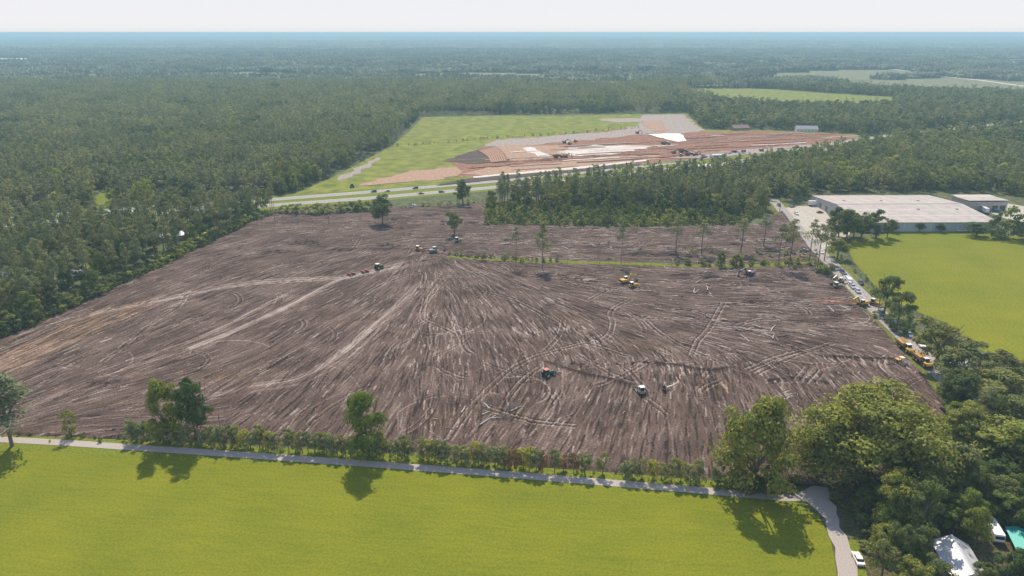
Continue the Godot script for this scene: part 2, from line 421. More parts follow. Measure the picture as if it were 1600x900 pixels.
	st[Mesh.ARRAY_VERTEX] = hs; st[Mesh.ARRAY_NORMAL] = nn; st[Mesh.ARRAY_TEX_UV] = uv; st[Mesh.ARRAY_INDEX] = ix
	var mesh := ArrayMesh.new()
	mesh.add_surface_from_arrays(Mesh.PRIMITIVE_TRIANGLES, st)
	setting(obj("cleared_ground", mesh, m))

# ---------------------------------------------------------------- grass
func grass_tex(w: int, h: int, size: Vector2, turn: float, seed_: int, marks: Array) -> ImageTexture:   # mown rows under patches of drier grass
	var fine := noise_bytes(w, h, 0.16, seed_, 3, 1.0)
	var wide := noise_bytes(w, h, 0.004, seed_ + 1, 4)
	var mid := noise_bytes(w, h, 0.02, seed_ + 2, 4, 3.0)
	var lut := PackedByteArray()
	for i in 256:
		var k := i / 255.0
		var c := Color(0.080, 0.112, 0.009).lerp(Color(0.205, 0.200, 0.013), k)
		var s := Color(c.r, c.g, c.b).linear_to_srgb()
		lut.append(int(s.r * 255)); lut.append(int(s.g * 255)); lut.append(int(s.b * 255))
	var rows := PackedByteArray()
	var rn := FastNoiseLite.new()
	rn.seed = seed_; rn.frequency = 0.9
	for i in 4096:
		rows.append(int(128 + 90 * rn.get_noise_1d(i * 0.35) + 30 * sin(i * 0.31)))
	var extra := PackedByteArray()
	extra.resize(256 * 256); extra.fill(128)
	for q in marks:   # [centre u v, radius u v, change]
		for j in 256:
			for i in 256:
				var d := Vector2((i / 256.0 - q[0]) / q[2], (j / 256.0 - q[1]) / q[3]).length()
				if d < 1.0: extra[j * 256 + i] = clampi(extra[j * 256 + i] + int(q[4] * (1 - d * d)), 0, 255)
	var ca := cos(turn); var sa := sin(turn)
	var out := PackedByteArray()
	out.resize(w * h * 3)
	for j in h:
		var y := j * size.y / h
		for i in w:
			var k := j * w + i
			var r := int(((i * size.x / w) * sa + y * ca + (mid[k] - 128) * 0.012) * 9.0) & 4095
			var t := 118 + (fine[k] - 128) * 2 / 3 + (wide[k] - 128) / 4 + (mid[k] - 128) / 6 + (rows[r] - 128) / 2 + extra[(j * 256 / h) * 256 + i * 256 / w] - 128
			t = clampi(t, 0, 255) * 3
			k *= 3
			out[k] = lut[t]; out[k + 1] = lut[t + 1]; out[k + 2] = lut[t + 2]
	return ImageTexture.create_from_image(Image.create_from_data(w, h, false, Image.FORMAT_RGB8, out))

# ---------------------------------------------------------------- trees
func clump(b: MB, at: Vector3, r: Vector3, count: int, size: float, slim: float, a: Color, z: Color) -> void:   # leaves spread through an ellipsoid, most of them near its skin
	var own := a.lerp(z, rng.randf())
	for k in count:
		var d := Vector3(rng.randfn(), rng.randfn(), rng.randfn()).normalized()
		if d.y < -0.35 and rng.randf() < 0.6: d.y = -d.y
		var p := at + d * r * (0.55 + 0.5 * rng.randf())
		b.col = own.lerp(a.lerp(z, rng.randf()), 0.6)   # young and old leaves mixed at random through the whole crown
		var out := (d * 0.8 + Vector3(0, 0.25, 0) + Vector3(rng.randfn(), rng.randfn(), rng.randfn()) * 0.35).normalized()
		b.leaf(p, out, size * rng.randf_range(0.6, 1.4), slim, rng)
func round_crown(clumps: int, per: int, size: float, a: Color, z: Color, bare := 0.18) -> ArrayMesh:   # a closed bushy crown for a plant 1 high, 1 wide; the lowest share of it, bare, is stem
	var b := MB.new()
	for k in clumps:
		var d := Vector3(rng.randfn(), rng.randfn(), rng.randfn()).normalized()
		var y := bare + (1.0 - bare) * (0.5 + 0.5 * d.y)
		var w := 0.36 * (0.62 + 0.38 * sin(PI * clampf((y - bare) / (1.0 - bare) * 0.85 + 0.12, 0, 1))) * rng.randf_range(0.6, 1.05)
		var r := rng.randf_range(0.10, 0.19)
		var flat := Vector2(d.x, d.z).normalized() * w
		if k < clumps / 4: flat *= 0.35
		clump(b, Vector3(flat.x, minf(y, 0.9), flat.y), Vector3(r, r * 0.62, r), per, size, 0.7, a, z)
	return b.done(true)
func broad_crown(clumps: int, per: int, size: float, a: Color, z: Color, bare := 0.18, lean := 0.0) -> ArrayMesh:   # the same of boughs, each of several leaf clumps with gaps between
	var b := MB.new()
	var boughs := maxi(5, clumps / 5)
	var left := clumps
	for k in boughs:
		var t := pow((k + 0.5) / boughs, 0.9)
		var y := bare + 0.07 + (0.80 - bare) * t + rng.randfn(0, 0.03)
		var g := k * 2.4 + rng.randfn(0, 0.5)
		var w := 0.285 * sqrt(maxf(0.05, 1.0 - pow(absf(t - 0.42) * 1.65, 2.0))) * rng.randf_range(0.45, 1.15)
		var at := Vector3(cos(g) * w + lean * y, y, sin(g) * w)
		var br := rng.randf_range(0.12, 0.20) * (1.2 - 0.4 * t)
		var n := maxi(2, left / (boughs - k))
		left -= n
		for c in n:
			var d := Vector3(rng.randfn(), rng.randfn() * 0.8 + 0.25, rng.randfn()).normalized()
			var r := br * rng.randf_range(0.5, 0.85)
			clump(b, at + d * br * Vector3(0.8, 0.55, 0.8), Vector3(r, r * 0.62, r), per, size, 0.7, a, z)
	return b.done(true)
func broad_trunk(low := 0.2, limbs := 6, lean := 0.0) -> ArrayMesh:
	var b := MB.new()
	b.rod(Vector3.ZERO, Vector3(0.01 + lean * 0.3, low + 0.12, 0), 0.03, 0.02, 7)
	for k in limbs:
		var t := TAU * k / limbs + rng.randf()
		var m := Vector3(cos(t) * 0.14 + lean * 0.5, low + rng.randf_range(0.2, 0.36), sin(t) * 0.14)
		b.rod(Vector3(0.01 + lean * 0.3, low + 0.1, 0), m, 0.016, 0.010, 5)
		b.rod(m, Vector3(cos(t) * 0.3 + lean, low + rng.randf_range(0.4, 0.62), sin(t) * 0.3), 0.010, 0.004, 4)
	return b.done()
func pine_crown(clumps: int, per: int, size: float, low: float) -> ArrayMesh:   # for a tree 1 high: tufts on branches in the upper part, crown about 0.3 wide
	var b := MB.new()
	for k in clumps:
		var t := (k + rng.randf()) / clumps
		var y := low + (0.97 - low) * t
		var w := 0.135 * pow(1.0 - t, 0.6) * rng.randf_range(0.5, 1.2) + 0.012
		var g := rng.randf() * TAU
		var r := rng.randf_range(0.045, 0.075) * (1.15 - 0.4 * t)
		clump(b, Vector3(cos(g) * w, y + rng.randfn(0, 0.012), sin(g) * w), Vector3(r * 1.15, r * 0.62, r * 1.15), per, size, 0.55, Color(0.129, 0.170, 0.092), Color(0.322, 0.345, 0.190))
	return b.done(true)
func pine_trunk(low: float) -> ArrayMesh:
	var b := MB.new()
	var bend := Vector3(rng.randfn(0, 0.008), 0, rng.randfn(0, 0.008))
	b.rod(Vector3.ZERO, Vector3(0, 0.5, 0) + bend, 0.0105, 0.008, 7)
	b.rod(Vector3(0, 0.5, 0) + bend, Vector3(0, 0.95, 0), 0.008, 0.002, 6)
	for k in 7:
		var g := rng.randf() * TAU
		var y := low - 0.06 + (0.92 - low) * k / 7.0
		b.rod(Vector3(0, y, 0) + bend * 0.6, Vector3(cos(g) * 0.1, y + 0.035, sin(g) * 0.1), 0.003, 0.001, 4)
	return b.done()

var kinds := {}      # kind -> near/mid/far meshes
var spots := []      # every tree: [kind, x, z, height, width, label, group, near bias]

func make_kinds() -> void:
	var lime := Color(0.300, 0.365, 0.068)
	var leafy := Color(0.172, 0.238, 0.060)
	var dark := Color(0.095, 0.150, 0.060)
	var olive := Color(0.240, 0.268, 0.092)
	kinds = {"pine_tree": {"near": [], "mid": [], "far": []}, "broadleaf_tree": {"near": [], "mid": [], "far": []}, "shrub": {"near": [], "mid": [], "far": []}}
	for k in 5:
		var low: float = [0.5, 0.58, 0.46, 0.62, 0.40][k]
		kinds.pine_tree.near.append([pine_crown([26, 20, 30, 18, 34][k], 62, 0.026, low), pine_trunk(low)])
	for k in 6:
		var pair: Array = [[dark, leafy], [leafy, lime], [dark, olive], [leafy, olive], [dark, leafy], [leafy, lime]][k]
		var low: float = [0.16, 0.24, 0.12, 0.3, 0.2, 0.1][k]
		kinds.broadleaf_tree.near.append([broad_crown([46, 54, 40, 38, 60, 64][k], 110, 0.040, pair[0], pair[1], low, [0.0, 0.02, -0.03, 0.05, 0.0, 0.01][k]), broad_trunk(low)])
	kinds.broadleaf_tree.near.append([broad_crown(130, 110, 0.027, leafy, lime, 0.14), broad_trunk(0.16, 9)])
	kinds.broadleaf_tree.near.append([broad_crown(84, 110, 0.036, leafy, lime, 0.04), broad_trunk(0.1, 8)])
	for k in 4:
		var pair: Array = [[dark, leafy], [leafy, lime], [leafy, olive], [dark, olive]][k]
		kinds.shrub.near.append([round_crown(16, 46, 0.10, pair[0], pair[1], 0.0), broad_trunk(0.02, 4)])
	for k in 4:
		kinds.pine_tree.mid.append(pine_crown(15, 20, 0.050, [0.5, 0.58, 0.44, 0.5][k]))
		kinds.pine_tree.far.append(pine_crown(8, 12, 0.085, 0.42))
		kinds.broadleaf_tree.mid.append(round_crown(26, 24, 0.105, [dark, leafy, dark, leafy][k], [leafy, lime, olive, olive][k], 0.12))
		kinds.broadleaf_tree.far.append(round_crown(13, 14, 0.19, [dark, leafy, dark, dark][k], [leafy, olive, olive, leafy][k], 0.12))
		kinds.shrub.mid.append(round_crown(10, 16, 0.19, [leafy, leafy, dark, leafy][k], [lime, lime, olive, lime][k], 0.0))
	kinds.shrub.far = kinds.shrub.mid

func leaves_mat(called: String, r: float, g: float, b: float) -> StandardMaterial3D:
	var m := mat(called, r, g, b, 0.7)
	m.vertex_color_use_as_albedo = true
	m.metallic_specular = 0.3
	m.cull_mode = BaseMaterial3D.CULL_DISABLED
	m.backlight_enabled = true
	m.backlight = Color(0.84, 0.86, 0.48)
	return m
func tree(kind: String, a: Array, label: String, group: String, variant := -1) -> void:   # a: x, z, height, crown width
	spots.append([kind, a[0], a[1], a[2], a[3], label, group, variant])
func scatter(p: PackedVector2Array, gap: float, pick: Callable, label: Dictionary, group: String, jitter := 0.45) -> void:
	var lo := p[0]; var hi := p[0]
	for q in p:
		lo = lo.min(q); hi = hi.max(q)
	var x := lo.x
	while x < hi.x:
		var z := lo.y
		while z < hi.y:
			var q := Vector2(x + rng.randf_range(-jitter, jitter) * gap, z + rng.randf_range(-jitter, jitter) * gap)
			z += gap
			if not Geometry2D.is_point_in_polygon(q, p) or barred(q): continue
			var got: Array = pick.call(q)   # [kind, height, width] or []
			if got.size(): spots.append([got[0], q.x, q.y, got[1], got[2], label[got[0]], group, -1])
		x += gap
var keepout := []
var keeplines := []
func barred(q: Vector2) -> bool:
	for k in keepout:
		if Geometry2D.is_point_in_polygon(q, k): return true
	for k in keeplines:
		var line: PackedVector2Array = k[0]
		for i in line.size() - 1:
			if Geometry2D.get_closest_point_to_segment(q, line[i], line[i + 1]).distance_squared_to(q) < k[1] * k[1]: return true
	return false

func plant_all() -> void:
	spots.sort_custom(func(p, q): return p[1] * p[1] + p[2] * p[2] < q[1] * q[1] + q[2] * q[2])
	var count := {}
	var mass := {}
	var protos := {}
	for s in spots:
		var kind: String = s[0]
		var r := Vector2(s[1], s[2]).length()
		var dry := big.get_noise_2d(s[1] * 1.3, s[2] * 1.3) * 0.5 + rng.randfn(0, 0.12)
		var shown: bool = absf(s[1]) < 0.742 * absf(s[2]) + 22.0 and s[2] < -100
		if shown and (count.get(kind, 0) < 300 or s[7] >= 0):
			count[kind] = count.get(kind, 0) + 1
			var set_: Array = kinds[kind].near
			var v: int = s[7] if s[7] >= 0 else rng.randi() % mini(set_.size(), 6)
			var key := "%s%d" % [kind, v]
			var o: Node3D
			if protos.has(key):
				o = protos[key].duplicate()
				o.name = numbered(kind)
				add_child(o)
				tag(o, s[5], "tree" if kind != "shrub" else "shrub", s[6])
			else:
				o = thing(kind, s[5], "tree" if kind != "shrub" else "shrub", Vector3.ZERO, 0, s[6])
				obj("trunk" if kind != "shrub" else "stem", set_[v][1], M.pine_bark if kind == "pine_tree" else M.bark, o)
				obj("crown", set_[v][0], M.needles if kind == "pine_tree" else M.leaves, o)
				protos[key] = o
			var pick := rng.randi() % 3
			(o.get_child(1) as MeshInstance3D).material_override = [M.needles, M.needles_dry, M.needles_deep][pick] if kind == "pine_tree" else [M.leaves, M.leaves_olive, M.leaves_deep][pick]
			if s[7] < 0 and s[6] != "":
				var look: String = (["fresh green ", "dusty olive ", "deep green "] if kind != "pine_tree" else ["grey green ", "yellowish ", "dark "])[pick] + (["low ", ""][int(s[3] > 4)] if kind == "shrub" else ["short ", ""][int(s[3] > 14)])
				o.set_meta("label", look + (s[5] as String).trim_prefix("tall "))
			var w: float = s[4] if kind != "pine_tree" else s[4] / 0.3
			o.transform = Transform3D(Basis(Vector3.UP, rng.randf() * TAU).scaled(Vector3(w, s[3], w)), Vector3(s[1], 0.05, s[2]))
		else:
			var lod: String = "mid" if r < 900 else "far"
			var v := rng.randi() % 4
			var key := "%s/%s/%d" % [kind, lod, v]
			if not mass.has(key): mass[key] = []
			var w: float = s[4] if kind != "pine_tree" else s[4] / 0.28
			var t := 1.0 + dry * 0.8
			mass[key].append([Transform3D(Basis(Vector3.UP, rng.randf() * TAU).scaled(Vector3(w, s[3], w)), Vector3(s[1], 0.05, s[2])), Color(t * (1.0 + 0.25 * dry), t, t * (1.0 - 0.2 * dry))])
	print(count, " individuals of ", spots.size())
	for key in mass:
		var part: PackedStringArray = key.split("/")
		var pine: bool = part[0] == "pine_tree"
		crowd("forest" if part[0] != "shrub" else "undergrowth", kinds[part[0]][part[1]][int(part[2])], M.needles if pine else M.leaves, mass[key],
			"dense mass of %s in the woods around the site" % ("pines" if pine else "broadleaf trees" if part[0] != "shrub" else "low green shrubs"), "forest" if part[0] != "shrub" else "undergrowth")
		if pine and part[1] == "mid": crowd("forest_trunks", kinds.pine_tree.near[int(part[2])][1], M.pine_bark, mass[key], "pine trunks standing in the dense woods around the site", "forest")
func crowd(called: String, mesh: Mesh, m: Material, list: Array, label: String, category: String) -> void:
	var mm := MultiMesh.new()
	mm.transform_format = MultiMesh.TRANSFORM_3D
	mm.use_colors = true
	mm.mesh = mesh
	mm.instance_count = list.size()
	for i in list.size():
		mm.set_instance_transform(i, list[i][0])
		mm.set_instance_color(i, list[i][1])
	var o := MultiMeshInstance3D.new()
	o.name = numbered(called)
	o.multimesh = mm
	o.material_override = m
	add_child(o)
	tag(o, label, category)
	o.set_meta("kind", "stuff")

# ---------------------------------------------------------------- the far country
var hills := FastNoiseLite.new()
var stands := FastNoiseLite.new()
func far_y(x: float, z: float) -> float:
	var r := sqrt(x * x + z * z)
	var a := smoothstep(4300.0, 9000.0, r)
	if a <= 0.0: return 0.0
	return a * clampf(9.0 + hills.get_noise_2d(x * 0.6, z) * (20.0 + 26.0 * smoothstep(9000.0, 22000.0, r)), 0.0, 38.0)
func stand(x: float, z: float) -> float:   # which plot of woodland this is, 0..1
	var wx := x + hills.get_noise_2d(x * 6, z * 6) * 130
	var wz := z + hills.get_noise_2d(x * 6 + 900, z * 6) * 110
	return stands.get_noise_2d(wx * 0.62, wz) * 0.5 + 0.5
func build_far() -> void:
	hills.seed = 9; hills.frequency = 0.00028; hills.fractal_octaves = 3
	stands.seed = 21; stands.frequency = 0.0021; stands.noise_type = FastNoiseLite.TYPE_CELLULAR; stands.cellular_return_type = FastNoiseLite.RETURN_CELL_VALUE
	var rings := PackedFloat32Array([0.0])
	for i in 96: rings.append(60.0 * pow(36000.0 / 60.0, i / 95.0))
	var na := 240
	var vs := PackedVector3Array()
	var cs := PackedColorArray()
	var uv := PackedVector2Array()
	for r in rings:
		for k in na:
			var t := TAU * k / na
			var p := Vector3(cos(t) * r, 0, sin(t) * r)
			p.y = far_y(p.x, p.z)
			vs.append(p)
			uv.append(Vector2(p.x, p.z) / 90.0)
			var s := stand(p.x, p.z)
			var c := Color(0.085, 0.105, 0.048).lerp(Color(0.15, 0.165, 0.08), s)
			cs.append(c)
	var ix := PackedInt32Array()
	for i in rings.size() - 1:
		for k in na:
			var a := i * na + k
			var b := i * na + (k + 1) % na
			ix.append_array([a, b + na, a + na, a, b, b + na])
	var arr := []
	arr.resize(Mesh.ARRAY_MAX)
	arr[Mesh.ARRAY_VERTEX] = vs; arr[Mesh.ARRAY_COLOR] = cs; arr[Mesh.ARRAY_TEX_UV] = uv; arr[Mesh.ARRAY_INDEX] = ix
	var st := SurfaceTool.new()
	st.create_from_arrays(arr)
	st.generate_normals()
	var m := planar("woodland_floor", tile(31, Color(0.55, 0.55, 0.5), Color(1.35, 1.3, 1.1).clamp(), 0.03))
	m.vertex_color_use_as_albedo = true
	setting(obj("ground", st.commit(), m))
	# woodland too far off to tell the trees apart: pieces of canopy, each a few dozen crowns
	var near := []
	var far := []
	for v in 4:
		var b := MB.new()
		for k in 64:
			var at := Vector3((k % 8 + rng.randf()) * 8.0 - 32, 0, (k / 8 + rng.randf()) * 8.0 - 32)
			dome(b, at, rng.randf_range(3.4, 5.6), rng.randf_range(10, 20), 6)
		near.append(b.done(true))
		b = MB.new()
		for k in 64:
			var at := Vector3((k % 8 + rng.randf()) * 14.0 - 56, 0, (k / 8 + rng.randf()) * 14.0 - 56)
			dome(b, at, rng.randf_range(7, 11), rng.randf_range(9, 19), 5)
		far.append(b.done(true))
	var list := [[], [], [], []]
	var list2 := [[], [], [], []]
	var z := -1680.0
	while z > -5200.0:
		var x := 0.82 * z
		while x < -0.82 * z:
			place_patch(list, x, z, 60.0)
			x += 60.0
		z -= 60.0
	z = -5300.0
	while z > -17500.0:
		var x := 0.8 * z
		while x < -0.8 * z:
			place_patch(list2, x, z, 112.0)
			x += 112.0
		z -= 112.0
	for v in 4:
		crowd("forest", near[v], M.canopy, list[v], "bluish woodland spreading beyond the far fields", "forest")
		crowd("forest", far[v], M.canopy, list2[v], "hazy woodland reaching to the horizon", "forest")
func dome(b: MB, at: Vector3, r: float, h: float, k: int) -> void:
	var top := at + Vector3(rng.randfn(0, r * 0.15), h, rng.randfn(0, r * 0.15))
	var t := rng.randf_range(0.7, 1.3)
	var c := Color(0.085, 0.105, 0.055).lerp(Color(0.24, 0.235, 0.125), rng.randf() * rng.randf())
	var ring := []
	var skirt := []
	for i in k:
		var g := TAU * i / k
		var q := r * rng.randf_range(0.7, 1.15)
		ring.append(at + Vector3(cos(g) * q, h * rng.randf_range(0.62, 0.82), sin(g) * q))
		skirt.append(at + Vector3(cos(g) * q * 0.8, 0, sin(g) * q * 0.8))
	for i in k:
		var j := (i + 1) % k
		var e := t * rng.randf_range(0.8, 1.2)
		b.col = Color(c.r * e, c.g * e, c.b * e)
		b.tri(top, ring[j], ring[i])
		b.quad(ring[i], ring[j], skirt[j], skirt[i])
func place_patch(list: Array, x: float, z: float, size: float) -> void:
	var p := Vector2(x + rng.randf_range(-0.1, 0.1) * size, z + rng.randf_range(-0.1, 0.1) * size)
	if barred(p): return
	var s := stand(p.x, p.y)
	if s > 0.93 and p.y < -2300: return
	var tall := 0.55 + 0.6 * fposmod(s * 7.3, 1.0)
	var bright := 0.62 + 0.75 * fposmod(s * 13.7, 1.0) + rng.randfn(0, 0.06)
	var warm := 1.0 + 0.16 * (fposmod(s * 29.1, 1.0) - 0.5)
	list[rng.randi() % 4].append([Transform3D(Basis(Vector3.UP, (rng.randi() % 4) * PI / 2).scaled(Vector3(1.04, tall, 1.04)), Vector3(p.x, far_y(p.x, p.y), p.y)), Color(bright * warm, bright, bright * (2.0 - warm))])

# ---------------------------------------------------------------- vehicles: forward is +x, wheels on y = 0
func pf(a: Array) -> PackedVector2Array:
	return poly(a)
func solid(called: String, prof: Array, w: float, m: Material, parent: Node, z := 0.0, bevel := 0.0) -> MeshInstance3D:
	var b := MB.new()
	b.prism(poly(prof), w, z, bevel)
	return obj(called, b.done(), m, parent)
func wheel(parent: Node, x: float, z: float, r: float, w: float, hub: Material) -> void:
	var b := MB.new()
	var s := signf(z)
	b.rod(Vector3(0, 0, -w / 2), Vector3(0, 0, w / 2), r, r, 14)
	var t := obj("wheel", b.done(), M.rubber, parent, Vector3(x, r, z))
	b = MB.new()
	b.rod(Vector3(0, 0, s * (w / 2 - 0.02)), Vector3(0, 0, s * (w / 2 + 0.025)), r * 0.55, r * 0.5, 10)
	obj("rim", b.done(), hub, t)
func wheels(parent: Node, xs: Array, z: float, r: float, w: float, hub: Material) -> void:
	for x in xs:
		wheel(parent, x, z, r, w, hub); wheel(parent, x, -z, r, w, hub)
func lamps(parent: Node, x: float, y: float, z: float, back: float) -> void:
	for s in [-1, 1]:
		bx("headlight", Vector3(x, y, s * z), Vector3(0.08, 0.14, 0.34), M.lens, parent)
		bx("taillight", Vector3(back, y + 0.06, s * z), Vector3(0.08, 0.16, 0.3), M.tail, parent)
func car(style: String, paint: Material, at: Vector2, turn: float, y: float, label: String, group := "") -> Node3D:
	var names := {"sedan": "car", "suv": "car", "pickup": "pickup_truck", "van": "van"}
	var o := thing(names[style], label, {"sedan": "car", "suv": "car", "pickup": "pickup truck", "van": "van"}[style], Vector3(at.x, y, at.y), turn, group)
	if style == "sedan":
		solid("body", [-2.32, 0.32, 2.28, 0.3, 2.38, 0.62, 1.95, 0.78, 1.05, 0.9, -1.55, 0.98, -2.38, 0.88], 1.82, paint, o, 0, 0.1)
		solid("window_band", [-1.75, 0.93, 1.0, 0.9, 0.28, 1.36, -1.15, 1.4], 1.6, M.glass, o, 0, 0.12)
		solid("roof", [-1.2, 1.37, 0.34, 1.34, 0.2, 1.45, -1.05, 1.47], 1.4, paint, o, 0, 0.05)
		lamps(o, 2.36, 0.62, 0.66, -2.38)
	elif style == "suv":
		solid("body", [-2.35, 0.4, 2.3, 0.38, 2.4, 0.8, 2.2, 1.0, 1.2, 1.12, -2.35, 1.15], 1.9, paint, o, 0, 0.1)
		solid("window_band", [-2.25, 1.1, 1.25, 1.08, 0.55, 1.62, -2.05, 1.68], 1.72, M.glass, o, 0, 0.1)
		solid("roof", [-2.1, 1.65, 0.6, 1.6, 0.45, 1.75, -1.95, 1.8], 1.56, paint, o, 0, 0.06)
		lamps(o, 2.38, 0.8, 0.7, -2.36)
	elif style == "pickup":
		solid("body", [-2.85, 0.5, 2.75, 0.45, 2.85, 0.95, 2.6, 1.12, 1.3, 1.2, -0.75, 1.2, -0.75, 0.78, -2.85, 0.78], 1.95, paint, o, 0, 0.06)
		for s in [-1, 1]: bx("bed_side", Vector3(-1.8, 1.0, s * 0.93), Vector3(2.1, 0.46, 0.1), paint, o)
		bx("tailgate", Vector3(-2.82, 1.0, 0), Vector3(0.08, 0.46, 1.75), paint, o)
		solid("window_band", [-0.75, 1.18, 1.25, 1.17, 0.55, 1.72, -0.6, 1.76], 1.74, M.glass, o, 0, 0.1)
		solid("roof", [-0.66, 1.72, 0.6, 1.69, 0.45, 1.82, -0.52, 1.86], 1.58, paint, o, 0, 0.05)
		lamps(o, 2.83, 0.92, 0.74, -2.88)
	else:
		solid("body", [-2.7, 0.4, 2.5, 0.4, 2.65, 0.9, 2.2, 1.25, 1.5, 2.1, 1.2, 2.3, -2.7, 2.35], 1.98, paint, o, 0, 0.1)
		solid("windscreen", [1.62, 2.02, 2.24, 1.28, 2.28, 1.3, 1.66, 2.05], 1.7, M.glass, o)
		lamps(o, 2.63, 0.85, 0.74, -2.72)
	var base := 1.38 if style == "sedan" else 1.45 if style == "suv" else 1.75
	wheels(o, [base, -base], 0.84, 0.36, 0.24, M.steel)
	return o
func track_pair(o: Node, l: float, gauge: float, h: float, w: float) -> void:
	for s in [-1, 1]:
		var t := solid("track", [-l / 2 + 0.25, 0.0, l / 2 - 0.25, 0.0, l / 2, h * 0.45, l / 2 - 0.2, h, -l / 2 + 0.2, h, -l / 2, h * 0.45], w, M.track, o, s * gauge / 2, 0.03)
		for k in 3:
			var b := MB.new()
			b.rod(Vector3(0, 0, s * (w / 2 - 0.02)), Vector3(0, 0, s * (w / 2 + 0.06)), h * 0.34, h * 0.34, 10)
			obj("roller", b.done(), M.machine_dark, t, Vector3((k - 1) * l * 0.31, h * 0.47, s * gauge / 2))
func cab(o: Node, x: float, y: float, z: float, size: Vector3, frame: Material, roof: Material) -> void:
	var c := bx("cab", Vector3(x, y + size.y / 2, z), size, M.glass, o)
	var inner: Node = c if o.get_parent() == self else o
	var off := Vector3.ZERO if inner == c else c.position
	for k in 4:
		bx("post", off + Vector3((size.x / 2) * (1 if k & 1 else -1), 0, (size.z / 2) * (1 if k & 2 else -1)), Vector3(0.12, size.y, 0.12), frame, inner)
	bx("cab_roof", Vector3(x, y + size.y + 0.07, z), Vector3(size.x + 0.3, 0.16, size.z + 0.3), roof, o)
func excavator(paint: Material, at: Vector2, turn: float, swing: float, y: float, label: String, group := "") -> Node3D:
	var o := thing("excavator", label, "excavator", Vector3(at.x, y, at.y), turn, group)
	track_pair(o, 4.2, 2.5, 0.95, 0.6)
	bx("undercarriage", Vector3(0, 0.7, 0), Vector3(1.6, 0.5, 2.0), M.machine_dark, o)
	var up := Node3D.new()
	up.name = "upper_body"
	o.add_child(up)
	up.rotation.y = swing
	solid("engine_housing", [-2.9, 1.05, 1.3, 1.05, 1.3, 1.5, 0.5, 2.1, -2.6, 2.2, -3.0, 1.9], 2.5, paint, up, 0, 0.1)
	solid("counterweight", [-3.25, 1.1, -2.6, 1.1, -2.6, 2.0, -3.1, 2.05], 2.4, M.machine_dark, up, 0, 0.1)
	cab(up, 0.65, 1.5, -0.75, Vector3(1.4, 1.5, 0.95), paint, M.white)
	solid("boom", [0.9, 1.4, 1.4, 1.3, 3.2, 3.9, 5.9, 3.1, 6.0, 3.5, 3.1, 4.6, 2.7, 4.5], 0.5, paint, up, 0.3)
	solid("stick", [5.6, 3.7, 6.1, 3.9, 7.0, 1.1, 6.6, 1.0], 0.38, paint, up, 0.3)
	solid("bucket", [6.2, 1.2, 7.1, 1.2, 7.0, 0.5, 6.3, 0.1, 5.8, 0.5], 1.2, M.machine_dark, up, 0.3)
	var b := MB.new()
	b.rod(Vector3(1.3, 1.7, 0.3), Vector3(2.6, 3.6, 0.3), 0.1, 0.1, 6)
	obj("hydraulic_ram", b.done(), M.steel, up)
	return o
func bulldozer(paint: Material, at: Vector2, turn: float, y: float, label: String, group := "") -> Node3D:
	var o := thing("bulldozer", label, "bulldozer", Vector3(at.x, y, at.y), turn, group)
	track_pair(o, 3.6, 2.2, 1.05, 0.55)
	solid("engine_hood", [-0.2, 0.7, 2.1, 0.7, 2.15, 1.65, -0.2, 1.85], 1.2, paint, o, 0, 0.08)
	solid("body", [-2.1, 0.6, -0.1, 0.6, -0.1, 1.45, -2.1, 1.5], 1.7, paint, o, 0, 0.08)
	cab(o, -0.9, 1.45, 0, Vector3(1.4, 1.35, 1.4), paint, M.white)
	var b := MB.new()
	for k in 5:
		var t := -0.5 + k * 0.25
		var u := t + 0.25
		b.quad(Vector3(2.75 + t * t * 0.6, 0.75 + t * 1.1, 1.9), Vector3(2.75 + t * t * 0.6, 0.75 + t * 1.1, -1.9), Vector3(2.75 + u * u * 0.6, 0.75 + u * 1.1, -1.9), Vector3(2.75 + u * u * 0.6, 0.75 + u * 1.1, 1.9))
		b.quad(Vector3(2.63 + t * t * 0.6, 0.75 + t * 1.1, -1.9), Vector3(2.63 + t * t * 0.6, 0.75 + t * 1.1, 1.9), Vector3(2.63 + u * u * 0.6, 0.75 + u * 1.1, 1.9), Vector3(2.63 + u * u * 0.6, 0.75 + u * 1.1, -1.9))
	obj("blade", b.done(), paint, o)
	for s in [-1, 1]: bx("push_arm", Vector3(1.3, 0.6, s * 1.5), Vector3(2.8, 0.22, 0.18), paint, o)
	b = MB.new()
	b.rod(Vector3(1.3, 1.8, 0.35), Vector3(1.3, 2.5, 0.35), 0.07, 0.07, 6)
	obj("exhaust", b.done(), M.machine_dark, o)
	return o
